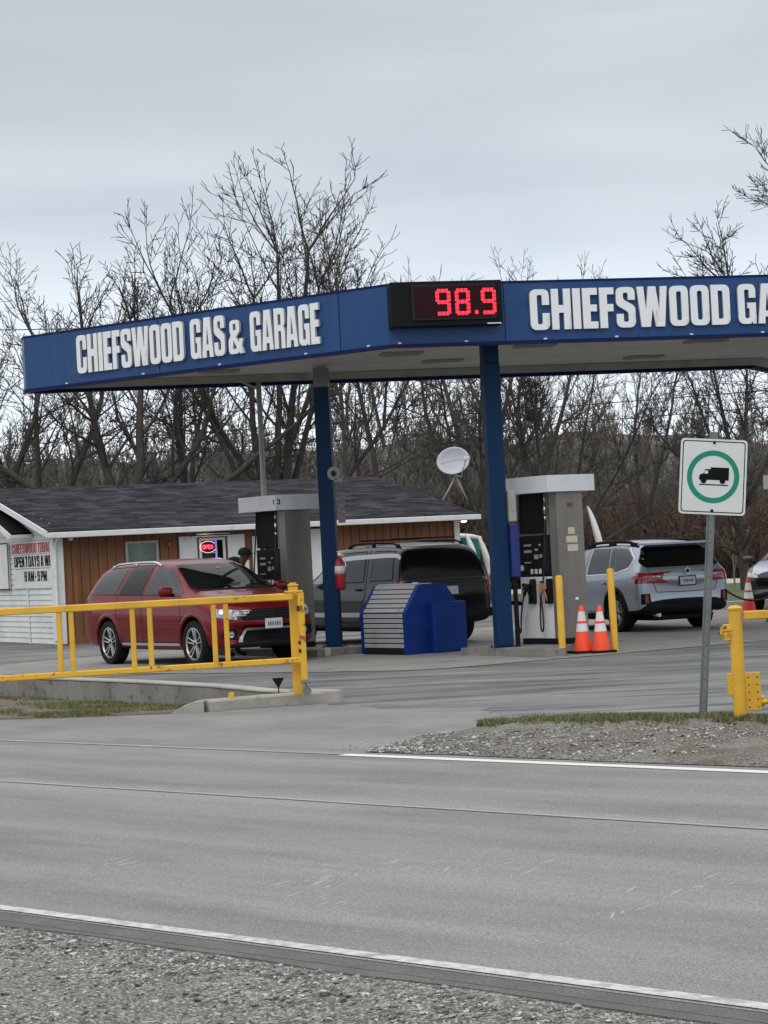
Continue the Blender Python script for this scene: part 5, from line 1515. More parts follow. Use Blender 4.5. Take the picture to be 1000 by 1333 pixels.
def mirror(parent, x, y, z, paint, s=1.0, strut=True):
    sg = 1 if y > 0 else -1
    mb = MB(); mb.box((0, 0, 0), (.11 * s, .23 * s, .16 * s), .05 * s, Matrix.Rotation(rad(8 * sg), 4, 'Z'), 4)
    o = mb.build('side_mirror', paint, parent, True, 60); o.location = (x, y + sg * .13, z)
    mb = MB(); mb.box((-.057 * s, 0, 0), (.006, .19 * s, .12 * s), .002, Matrix.Rotation(rad(8 * sg), 4, 'Z')); mb.build('mirror_glass', 'glassgrey', o)
    mb = MB(); mb.tube([(.0, -sg * .06, -.05), (.01, -sg * .15, -.06)], .028, 8); mb.build('mirror_arm', 'blackm', o)
    return o

def handle(bvh, x, z, side, m, parent, w=.17):
    f_, d = DIRS[side]; h = bvh.ray_cast(f_(x, z), d)
    mb = MB(); mb.box((0, 0, 0), (w, .022, .032), .010)
    mb.box((-w * .35, d.y * .015, 0), (.03, .03, .024), .006); mb.box((w * .35, d.y * .015, 0), (.03, .03, .024), .006)
    o = mb.build('door_handle', m, parent, True, 40); o.location = h[0] - d * .028
    mb = MB(); mb.box((0, d.y * .024, -.012), (w * .8, .006, .03), .002); mb.build('handle_recess', 'blackm', o)
    return o
def rails(bvh, x0, x1, y, zofs, m, parent, r=.018, posts=3):
    for s_ in (-1, 1):
        pts = []
        for k in range(15):
            u = k / 14; x = x0 + (x1 - x0) * u
            h = bvh.ray_cast(Vector((x, s_ * y, 3)), Vector((0, 0, -1)))
            lift = zofs * min(1, min(u, 1 - u) * 9)
            pts.append((x, s_ * y, h[0].z + lift))
        mb = MB(); mb.tube(pts, r, 8)
        for k in range(posts):
            x = x0 + (x1 - x0) * (.05 + .9 * k / (posts - 1)); h = bvh.ray_cast(Vector((x, s_ * y, 3)), Vector((0, 0, -1)))
            mb.box((x, s_ * y, h[0].z + zofs * .4), (.10, .03, zofs * 1.0), .008)
        mb.build('roof_rail', m, parent, True, 50)
def plate_text(parent, text, y0, y1, z, h, xx, sgn):
    pass

def place_car(name, label, cat, axle_mid, heading, wr):
    return thing(name, label, cat, axle_mid, heading, None)

# ---------------------------------------------------------------- red crossover
def red_car():
    u = Vector((math.sin(rad(34)), -math.cos(rad(34))))     # heading, towards the camera and right
    rz = math.atan2(u.y, u.x)
    b = Vector((u.y, -u.x))                                  # its right-hand side
    fw = Vector((-2.98, 34.75))                              # right front wheel on the ground
    mid = fw - b * .80 - u * 1.445
    t = place_car('crossover_car', 'metallic red crossover with silver roof rails parked facing the road at the left pump', 'car', (mid.x, mid.y, 0), rz, .36)
    st = [(-2.47, .50, .66, .84, .88, .60), (-2.46, .38, .80, 1.0, 1.05, .72), (-2.41, .32, .87, 1.10, 1.17, .76), (-2.35, .30, .89, 1.13, 1.27, .75), (-2.24, .29, .90, 1.14, 1.45, .705), (-2.10, .28, .91, 1.14, 1.585, .67),
          (-1.88, .27, .912, 1.14, 1.64, .66), (-1.3, .26, .915, 1.13, 1.672, .655), (-.6, .25, .915, 1.11, 1.688, .65), (.18, .25, .915, 1.095, 1.68, .645), (.48, .25, .915, 1.09, 1.635, .635),
          (.77, .25, .915, 1.085, 1.515, .65), (1.09, .25, .915, 1.08, 1.345, .69), (1.33, .26, .915, 1.07, 1.205, .75), (1.48, .27, .915, 1.05, 1.15, .77), (1.85, .28, .905, .99, 1.095, .77), (2.12, .28, .89, .92, 1.03, .75),
          (2.27, .28, .865, .855, .96, .73), (2.34, .29, .845, .77, .87, .71), (2.38, .31, .82, .66, .72, .69), (2.395, .38, .77, .56, .60, .64)]
    body, bv = car_shell('body', st, 'carred', 2, t, .26, .10, (-1.445, 1.445), .365)
    for sd in ('R', 'L'):
        patch(bv, [(1.06, 1.15), (.56, 1.465), (.38, 1.55), (-.06, 1.59), (-.13, 1.145)], sd, 'side_window', 'glassgrey', t, .005, .05, .03)
        patch(bv, [(-.30, 1.145), (-.22, 1.59), (-.90, 1.59), (-1.06, 1.155)], sd, 'side_window', 'glass', t, .005, .05, .03)
        patch(bv, [(-1.20, 1.165), (-1.06, 1.57), (-1.62, 1.555), (-1.80, 1.50), (-2.08, 1.20)], sd, 'quarter_window', 'glassgrey', t, .005, .05, .04)
        for pl in ([(1.10, .40), (1.08, .80), (1.00, 1.0)], [(-.235, .38), (-.24, 1.0), (-.18, 1.6)], [(-.235, .38), (1.02, .38)], [(-.235, .38), (-.95, .38), (-1.02, .55), (-1.14, .75), (-1.12, 1.1), (-.98, 1.6)], [(1.0, 1.115), (-2.1, 1.165)]):
            mb = seam(bv, pl, sd); mb.build('door_seam', 'blackm', t)
        # chrome sill strip and lower moulding
        patch(bv, [(1.0, .335), (1.0, .375), (-1.0, .375), (-1.0, .335)], sd, 'sill_strip', 'satin', t, .012, .06)
        patch(bv, [(1.0, .50), (1.0, .53), (-.98, .55), (-.98, .52)], sd, 'side_moulding', 'carred', t, .012, .06)
        for wx in (-1.445, 1.445): arch(bv, wx, .377, .418, .485, sd, 'carred', t, .020, .0)
        handle(bv, .02, .98, sd, 'carred', t); handle(bv, -.92, 1.01, sd, 'carred', t)
        patch(bv, [(-2.24, .96), (-2.24, 1.09), (-2.46, 1.10), (-2.46, .95)], sd, 'tail_light', 'tail', t, .006, .04, .02)
    patch(bv, [(-.73, 1.205), (.73, 1.205), (.575, 1.60), (-.575, 1.60)], 'F', 'windshield', 'glass', t, .005, .05, .04)
    patch(bv, [(-.66, 1.20), (.66, 1.20), (.55, 1.55), (-.55, 1.55)], 'B', 'rear_window', 'glass', t, .005, .05, .04)
    # inner mirror and cowl
    mb = MB(); mb.box((.77, 0, 1.52), (.03, .10, .05), .012); mb.build('rear_view_mirror', 'greypipe', t)
    patch(bv, [(-.72, 1.185), (.72, 1.185), (.72, 1.205), (-.72, 1.205)], 'F', 'cowl', 'blackm', t, .008, .05)
    for y in (-.45, .15):
        mb = MB(); p = [bv.ray_cast(Vector((4, y + .55 * k / 6, 1.225 + .045 * k / 6)), Vector((-1, 0, 0)))[0] + Vector((.02, 0, .012)) for k in range(7)]
        mb.tube(p, .008, 5); mb.build('wiper', 'blackm', t)
    # face
    gr = rpoly([(-.50, .70, .05), (.50, .70, .05), (.56, .875, .03), (-.56, .875, .03)])
    g = patch(bv, gr, 'F', 'grille', 'blackm', t, .004, .04)
    for z in (.76, .80, .84): mb = seam(bv, [(-.50, z), (.50, z)], 'F', w=.012, off=.012); mb.build('grille_bar', 'black', g)
    mb = seam(bv, [(0, .70), (0, .875)], 'F', w=.02, off=.014); mb.build('grille_bar', 'black', g)
    for s_ in (-1, 1):
        h = patch(bv, [(s_ * .57, .715), (s_ * .84, .76), (s_ * .86, .90), (s_ * .60, .875)], 'F', 'headlight', 'lamp', t, .006, .03, .015)
        sd = 'L' if s_ > 0 else 'R'
        patch(bv, [(2.30, .77), (2.30, .86), (1.98, .895), (2.04, .81)], sd, 'side_lens', 'lamp', h, .007, .03, .015)
        mb = MB(); q = bv.ray_cast(Vector((4, s_ * .66, .81)), Vector((-1, 0, 0)))[0]
        f = patch(bv, circ(.05, 16, (s_ * .66, .50)), 'F', 'fog_light', 'lamp', t, .012, .02)
        patch(bv, rpoly([(s_ * .54, .40, .04), (s_ * .82, .44, .04), (s_ * .80, .58, .04), (s_ * .55, .58, .04)]), 'F', 'fog_surround', 'blackm', t, .005, .04)
    patch(bv, [(-.50, .34), (.50, .34), (.42, .56), (-.42, .56)], 'F', 'lower_intake', 'blackm', t, .005, .04, .03)
    # silver bumper guard: two legs and a bar
    def guard(poly): return patch(bv, poly, 'F', 'bumper_guard', 'satin', t, .022, .03)
    guard([(-.40, .555), (.40, .555), (.42, .605), (-.42, .605)])
    guard([(.42, .605), (.40, .555), (.50, .36), (.57, .36)]); guard([(-.42, .605), (-.40, .555), (-.50, .36), (-.57, .36)])
    mb = MB(); q = bv.ray_cast(Vector((4, 0, .64)), Vector((-1, 0, 0)))[0]
    mb.box((q.x + .02, 0, .64), (.012, .31, .155), .005); p = mb.build('license_plate', 'plate', t)
    mb = MB(); [mb.box((q.x + .028, -.095 + .038 * k + (.012 if k > 2 else 0), .635), (.003, .020, .06), .001) for k in range(6)]; mb.build('plate_marks', 'bluedk', p)
    for y in (-.3, .3):
        mb = seam(bv, [(1.35, y * 1.5), (2.2, y)], 'T', w=.02, off=.004); mb.build('hood_crease', 'carred', t)
    rails(bv, -1.75, .0, .61, .055, 'chrome', t, .02, 3)
    mirror(t, .90, .93, 1.19, 'carred'); mirror(t, .90, -.93, 1.19, 'carred')
    for x, sy in ((1.445, 1), (1.445, -1), (-1.445, 1), (-1.445, -1)): wheel(t, x, sy * .80, .365, .225, 'split', .255)
    return t

# ---------------------------------------------------------------- silver wagon
def silver_car():
    a = rad(22); u = Vector((-math.sin(a), math.cos(a))); rz = math.atan2(u.y, u.x)
    ax = Vector((4.86, 39.95)); mid = ax + u * 1.37
    t = place_car('estate_car', 'silver blue estate car with black roof rails seen from behind while fuelling', 'car', (mid.x, mid.y, 0), rz, .345)
    st = [(-2.40, .52, .70, .80, .84, .62), (-2.39, .40, .83, .93, .97, .73), (-2.35, .34, .885, 1.00, 1.06, .79), (-2.28, .32, .91, 1.03, 1.12, .80), (-2.20, .31, .915, 1.04, 1.25, .755), (-2.08, .30, .92, 1.04, 1.42, .70), (-1.93, .30, .92, 1.035, 1.535, .675),
          (-1.72, .28, .92, 1.03, 1.575, .665), (-1.0, .26, .92, 1.01, 1.605, .655), (-.2, .25, .92, .995, 1.61, .645), (.25, .25, .92, .985, 1.57, .635), (.6, .25, .92, .975, 1.41, .645), (.95, .25, .92, .97, 1.21, .69),
          (1.2, .26, .92, .965, 1.07, .76), (1.4, .27, .92, .955, 1.035, .78), (1.9, .28, .905, .91, .985, .76), (2.2, .28, .87, .84, .92, .72), (2.34, .29, .83, .74, .80, .70), (2.39, .34, .79, .60, .66, .66), (2.40, .42, .72, .54, .57, .58)]
    body, bv = car_shell('body', st, 'carsilver', 3, t, .28, .13, (-1.37, 1.37), .345)
    for sd in ('R', 'L'):
        patch(bv, [(.92, 1.02), (.45, 1.36), (.20, 1.47), (-.10, 1.49), (-.18, 1.03)], sd, 'side_window', 'glassclear', t, .005, .05, .03)
        patch(bv, [(-.26, 1.03), (-.18, 1.49), (-.86, 1.495), (-1.10, 1.05)], sd, 'side_window', 'glassgrey', t, .005, .05, .02)
        patch(bv, [(-1.14, 1.05), (-.90, 1.495), (-1.08, 1.495), (-1.30, 1.06)], sd, 'side_window', 'glassgrey', t, .005, .05, .01)
        patch(bv, [(-1.33, 1.06), (-1.10, 1.495), (-1.52, 1.475), (-1.85, 1.30), (-1.80, 1.16)], sd, 'quarter_window', 'glassgrey', t, .005, .05, .06)
        mb = seam(bv, [(.95, 1.0), (-1.3, 1.035), (-1.82, 1.13), (-1.92, 1.30), (-1.56, 1.505), (-.6, 1.53), (.1, 1.51), (.5, 1.36)], sd, w=.02, off=.007); mb.build('window_trim', 'chrome', t)
        for pl in ([(-.22, .36), (-.22, 1.0)], [(-.22, .36), (-.92, .36), (-1.0, .6), (-1.14, .78), (-1.12, 1.0)], [(1.0, .38), (1.02, .95)], [(-.22, .37), (1.0, .37)]):
            mb = seam(bv, pl, sd); mb.build('door_seam', 'blackm', t)
        mb = seam(bv, [(1.2, .87), (-1.2, .93), (-2.05, .97)], sd, w=.016, off=.006); mb.build('body_crease', 'carsilver', t)
        for wx in (-1.37, 1.37): arch(bv, wx, .357, .396, .46, sd, 'cladding', t, .018, .004)
        handle(bv, -.98, .885, sd, 'carsilver', t); handle(bv, .0, .87, sd, 'carsilver', t)
        patch(bv, [(-2.02, .93), (-1.98, .97), (-2.34, 1.05), (-2.36, .86), (-2.15, .86)], sd, 'tail_light', 'tail', t, .008, .03, .01)
    patch(bv, [(-.76, 1.07), (.76, 1.07), (.59, 1.51), (-.59, 1.51)], 'F', 'windshield', 'glass', t, .005, .05, .04)
    patch(bv, [(-.72, 1.13), (.72, 1.13), (.775, 1.22), (.615, 1.485), (-.615, 1.485), (-.775, 1.22)], 'B', 'rear_window', 'glass', t, .006, .05, .05)
    mb = MB(); mb.prism(rpoly([(-2.10, -.64, .05), (-2.10, .64, .05), (-1.85, .66), (-1.85, -.66)]), 1.525, 1.56, 'Z'); mb.build('rear_spoiler', 'carsilver', t, True, 40)
    for s_ in (-1, 1):
        patch(bv, [(s_ * .88, .88), (s_ * .87, 1.05), (s_ * .66, 1.03), (s_ * .66, .87)], 'B', 'tail_light', 'tail', t, .008, .03, .01)
        patch(bv, [(s_ * .65, .885), (s_ * .65, 1.03), (s_ * .44, 1.00), (s_ * .47, .955)], 'B', 'inner_tail_light', 'taildk', t, .008, .03, .01)
        q = patch(bv, [(s_ * .64, .955), (s_ * .64, .985), (s_ * .50, .978), (s_ * .50, .962)], 'B', 'reversing_lamp', 'lamp', t, .010, .03)
        patch(bv, [(s_ * .80, .52), (s_ * .80, .66), (s_ * .74, .66), (s_ * .74, .52)], 'B', 'reflector', 'tail', t, .008, .03)
        patch(bv, [(s_ * .69, .50), (s_ * .86, .50), (s_ * .86, .68), (s_ * .71, .68)], 'B', 'reflector_pocket', 'blackm', t, .004, .03)
        mb = seam(bv, [(s_ * .70, 1.12), (s_ * .67, 1.02)], 'B'); mb.build('tailgate_seam', 'blackm', t)
        mb = seam(bv, [(s_ * .64, .87), (s_ * .58, .70), (0, .685)], 'B', w=.012); mb.build('tailgate_seam', 'blackm', t)
    mb = seam(bv, [(-.70, 1.105), (.70, 1.105)], 'B', w=.016, off=.008); mb.build('window_ledge', 'chrome', t)
    mb = seam(bv, [(-.44, .995), (.44, .995)], 'B', w=.045, off=.012); mb.build('tailgate_bar', 'carsilver', t)
    patch(bv, [(-.30, .80), (.30, .80), (.34, .96), (-.34, .96)], 'B', 'plate_recess', 'carsilver', t, .003, .04, .02)
    mb = seam(bv, [(-.85, .505), (.85, .505)], 'B', w=.02, off=.012); mb.build('bumper_lip', 'cladding', t)
    q = bv.ray_cast(Vector((-4, 0, .88)), Vector((1, 0, 0)))[0]
    mb = MB(); mb.box((q.x - .008, 0, .875), (.008, .34, .175), .004); p = mb.build('license_plate', 'blackm', t)
    mb = MB(); mb.box((q.x - .014, 0, .875), (.006, .30, .14), .003); mb.build('plate_face', 'plate', p)
    mb = MB(); [mb.b2(q.x - .020, q.x - .0175, -.108 + .036 * k, -.090 + .036 * k, .852, .902) for k in range(6)]; mb.build('plate_marks', 'bluedk', p)
    mb = MB(); mb.lathe([(.055, -.004), (.05, .004)], 20, (q.x - .02, 0, 1.045), 'X'); e = mb.build('badge', 'chrome', t); e.scale = (1, 1, 1)
    mb = MB(); mb.lathe([(.04, -.003), (.038, .003)], 20, (q.x - .0275, 0, 1.045), 'X'); mb.build('badge_face', 'bluedk', e)
    mb = MB(); p0 = [bv.ray_cast(Vector((-4, .02 + .36 * k / 6, 1.15 + .0 * k)), Vector((1, 0, 0)))[0] + Vector((-.018, 0, 0)) for k in range(7)]; mb.tube(p0, .008, 5); mb.build('wiper', 'blackm', t)
    for y in (-.55, .55): mb = MB(); mb.tube([(-2.33, y, .30), (-1.9, y, .30)], .035, 10); mb.build('exhaust', 'chrome', t)
    mb = MB(); mb.b2(-2.2, 2.1, -.6, .6, .20, .30, .03); mb.build('underbody', 'blackm', t)
    # heavy black rails
    for s_ in (-1, 1):
        pts = []; x0, x1 = -1.78, .12
        mb = MB()
        for k in range(17):
            u_ = k / 16; x = x0 + (x1 - x0) * u_; h = bv.ray_cast(Vector((x, s_ * .60, 3)), Vector((0, 0, -1)))
            pts.append((x, s_ * .605, h[0].z + .005 + .055 * min(1, min(u_, 1 - u_) * 7)))
        mb.tube(pts, .028, 8)
        for k in (0, 1, 2):
            x = x0 + .14 + (x1 - x0 - .28) * k / 2; h = bv.ray_cast(Vector((x, s_ * .60, 3)), Vector((0, 0, -1))); mb.box((x, s_ * .605, h[0].z + .025), (.24, .045, .06), .012)
        mb.build('roof_rail', 'blackm', t, True, 50)
    mirror(t, .72, .94, 1.07, 'carsilver'); mirror(t, .72, -.94, 1.07, 'carsilver')
    for x, sy in ((1.37, 1), (1.37, -1), (-1.37, 1), (-1.37, -1)): wheel(t, x, sy * .79, .345, .225, 'split', .225)
    # fuel door side, open flap
    mb = MB(); h = bv.ray_cast(Vector((-1.55, -3, .93)), Vector((0, 1, 0)))[0]; mb.box((-1.60, h.y - .06, .94), (.012, .13, .14), .02); mb.build('fuel_flap', 'carsilver', t)
    return t, t.matrix_basis @ Vector((-1.55, h.y, .93))

# ---------------------------------------------------------------- dark grey four-wheel drive
def grey_car():
    a = rad(30); u = Vector((-math.sin(a), math.cos(a))); rz = math.atan2(u.y, u.x)
    rear = Vector((1.02, 38.25)); mid = rear + u * 2.42
    t = place_car('grey_suv', 'dark grey four-wheel drive with blacked out rear glass and a rear painted with shade, behind the blue bin', 'car', (mid.x, mid.y, 0), rz, .37)
    st = [(-2.42, .50, .76, .66, .70, .70), (-2.42, .42, .89, .86, .92, .80), (-2.40, .38, .925, 1.05, 1.10, .85), (-2.375, .37, .935, 1.08, 1.25, .835), (-2.32, .36, .94, 1.09, 1.48, .80), (-2.23, .35, .945, 1.09, 1.66, .765), (-2.10, .34, .95, 1.09, 1.735, .75),
          (-1.6, .32, .95, 1.085, 1.765, .745), (-.8, .31, .95, 1.08, 1.78, .74), (-.1, .31, .95, 1.075, 1.77, .73), (.22, .31, .95, 1.07, 1.72, .72), (.52, .31, .95, 1.07, 1.55, .72), (.85, .31, .95, 1.07, 1.32, .75),
          (1.08, .31, .95, 1.07, 1.17, .80), (1.25, .31, .95, 1.06, 1.13, .82), (1.8, .32, .94, 1.03, 1.10, .82), (2.2, .33, .92, .97, 1.05, .80), (2.33, .34, .89, .88, .95, .78), (2.37, .38, .86, .70, .76, .74), (2.38, .45, .78, .60, .63, .68)]
    body, bv = car_shell('body', st, 'cargrey', 2, t, .16, .07, (-1.42, 1.42), .37)
    for sd in ('R', 'L'):
        patch(bv, [(.80, 1.11), (.38, 1.50), (.22, 1.61), (-.06, 1.635), (-.14, 1.12)], sd, 'side_window', 'glassclear', t, .005, .05, .04)
        patch(bv, [(-.26, 1.12), (-.20, 1.64), (-1.02, 1.655), (-1.10, 1.13)], sd, 'side_window', 'glassgrey', t, .005, .05, .05)
        patch(bv, [(-1.34, 1.14), (-1.30, 1.655), (-1.98, 1.64), (-2.10, 1.15)], sd, 'quarter_window', 'glassgrey', t, .005, .05, .05)
        for q in ([(-.26, 1.12), (-.20, 1.64), (-1.02, 1.655), (-1.10, 1.13), (-.26, 1.12)], [(-1.34, 1.14), (-1.30, 1.655), (-1.98, 1.64), (-2.10, 1.15), (-1.34, 1.14)], [(-.2, .42), (-.2, 1.1), (-.13, 1.66)], [(-.2, .42), (-.9, .42), (-1.05, .7), (-1.2, .9), (-1.19, 1.1), (-1.13, 1.68)], [(.96, .42), (1.0, 1.0)]):
            mb = seam(bv, q, sd, w=.014, off=.006); mb.build('door_seam', 'blackm', t)
        patch(bv, [(1.0, .52), (1.0, .60), (-1.0, .60), (-1.0, .52)], sd, 'side_moulding', 'satin', t, .014, .06)
        for wx in (-1.42, 1.42): arch(bv, wx, .382, .425, .49, sd, 'cargrey', t, .018, .0)
        handle(bv, -.98, 1.0, sd, 'blackm', t, .20); handle(bv, .0, .98, sd, 'blackm', t, .20)
        patch(bv, [(-2.28, .86), (-2.28, 1.13), (-2.345, 1.13), (-2.345, .86)], sd, 'tail_light', 'tail', t, .008, .03)
    patch(bv, [(-.78, 1.17), (.78, 1.17), (.65, 1.66), (-.65, 1.66)], 'F', 'windshield', 'glass', t, .005, .05, .04)
    patch(bv, [(-.83, 1.145), (.83, 1.145), (.74, 1.71), (-.74, 1.71)], 'B', 'rear_window', 'black_glass_shade', t, .006, .05, .05)
    patch(bv, [(-.80, .56), (.80, .56), (.80, 1.13), (-.80, 1.13)], 'B', 'tailgate_shade', 'black_glass_shade', t, .004, .06, .03)  # black sheet paints shade over the grey body below the rear window
    for s_ in (-1, 1): patch(bv, [(s_ * .92, .88), (s_ * .90, 1.12), (s_ * .85, 1.12), (s_ * .86, .88)], 'B', 'tail_light', 'tail', t, .008, .03)
    patch(bv, [(-.22, .86), (.22, .86), (.22, 1.0), (-.22, 1.0)], 'B', 'license_plate', 'plate', t, .014, .05)
    mb = MB(); mb.b2(-2.47, -2.40, -.88, .88, .44, .60, .03); mb.build('rear_bumper', 'cladding', t)
    mb = seam(bv, [(-2.2, .765), (-1.2, .775), (-.2, .775), (.2, .77)], 'T', w=.03, off=.008); mb.build('roof_gutter', 'satin', t)
    mb = seam(bv, [(-2.2, -.765), (-1.2, -.775), (-.2, -.775), (.2, -.77)], 'T', w=.03, off=.008); mb.build('roof_gutter', 'satin', t)
    rails(bv, -2.0, -.15, .64, .06, 'blackm', t, .020, 3)
    for x in (-1.7, -.6): mb = MB(); mb.tube([(x, -.64, 1.85), (x, .64, 1.85)], .016, 6); mb.build('roof_bar', 'blackm', t)
    mb = MB(); mb.b2(-2.2, 2.1, -.6, .6, .24, .36, .03); mb.build('underbody', 'blackm', t)
    mirror(t, .70, .97, 1.17, 'carblack', 1.15); mirror(t, .70, -.97, 1.17, 'carblack', 1.15)
    for x, sy in ((1.42, 1), (1.42, -1), (-1.42, 1), (-1.42, -1)): wheel(t, x, sy * .81, .37, .24, 'plain', .22)
    return t

def black_car():
    a = rad(158); u = Vector((-math.sin(rad(20)), -math.cos(rad(20)))); rz = math.atan2(u.y, u.x)
    t = place_car('black_car', 'black car with a pale reflection painted on its hood, cut off by the right edge of the frame', 'car', (8.98, 48.1, 0), rz, .34)
    st = [(-2.40, .48, .70, .80, .84, .62), (-2.37, .34, .84, .95, 1.0, .72), (-2.2, .30, .90, 1.0, 1.06, .74), (-1.9, .28, .91, 1.0, 1.14, .72), (-1.5, .27, .915, .99, 1.34, .66), (-1.0, .26, .92, .98, 1.46, .63), (-.3, .25, .92, .97, 1.49, .62),
          (.2, .25, .92, .965, 1.44, .61), (.55, .25, .92, .96, 1.29, .63), (.95, .25, .92, .955, 1.10, .70), (1.15, .26, .92, .95, 1.03, .76), (1.5, .27, .915, .93, 1.0, .78), (2.0, .28, .90, .86, .94, .76), (2.25, .28, .87, .78, .85, .73), (2.36, .30, .83, .66, .72, .70), (2.39, .40, .76, .56, .60, .62)]
    body, bv = car_shell('body', st, 'carblack', 2, t, .26, .1, (-1.38, 1.38), .34)
    patch(bv, [(1.25, -.74), (2.22, -.70), (2.22, .70), (1.25, .74)], 'T', 'hood', 'carsilver', t, .006, .06, .06)  # silver patch paints a pale reflection onto the black bonnet
    for sd in ('R', 'L'):
        patch(bv, [(.85, 1.0), (.30, 1.33), (-.12, 1.38), (-.18, 1.0)], sd, 'side_window', 'glass', t, .005, .05, .03)
        patch(bv, [(-.25, 1.0), (-.2, 1.38), (-.85, 1.35), (-1.25, 1.04)], sd, 'side_window', 'glass', t, .005, .05, .03)
        for wx in (-1.38, 1.38): arch(bv, wx, .352, .39, .44, sd, 'carblack', t, .014, .0)
    patch(bv, [(-.74, 1.05), (.74, 1.05), (.57, 1.41), (-.57, 1.41)], 'F', 'windshield', 'glass', t, .005, .05, .04)
    patch(bv, [(-.60, .52), (.60, .52), (.62, .70), (-.62, .70)], 'F', 'grille', 'blackm', t, .005, .05, .03)
    for s_ in (-1, 1): patch(bv, [(s_ * .58, .70), (s_ * .82, .72), (s_ * .82, .82), (s_ * .60, .79)], 'F', 'headlight', 'lamp', t, .008, .03, .01)
    mirror(t, .72, .93, 1.06, 'carblack'); mirror(t, .72, -.93, 1.06, 'carblack')
    for x, sy in ((1.38, 1), (1.38, -1), (-1.38, 1), (-1.38, -1)): wheel(t, x, sy * .78, .34, .22, 'split', .23)
    return t

red_car(); _, fuel_pt = silver_car(); grey_car(); black_car()
# fuel hose drooping from the third pump to the estate car
p0 = Vector(fuel_pt) + Vector((.02, -.04, 0)); p1 = Vector((7.42, 39.45, 1.15))
mb = MB(); P_ = []
for k in range(26):
    s_ = k / 25; p = p0.lerp(p1, s_); p.z = p0.z * (1 - s_) + p1.z * s_ - .66 * 4 * s_ * (1 - s_) * .9 + .0
    P_.append(p)
mb.tube(P_, .017, 8); h_ = mb.build('fuel_hose', 'hose'); tag(h_, 'black fuel hose drooping from the silver estate car to the pump at the right edge', 'hose')
mb = MB(); mb.tube([p0, p0 + Vector((.10, -.04, .05)), p0 + Vector((.17, -.05, -.02))], [.018, .024, .02], 8); mb.build('nozzle', 'black', h_)

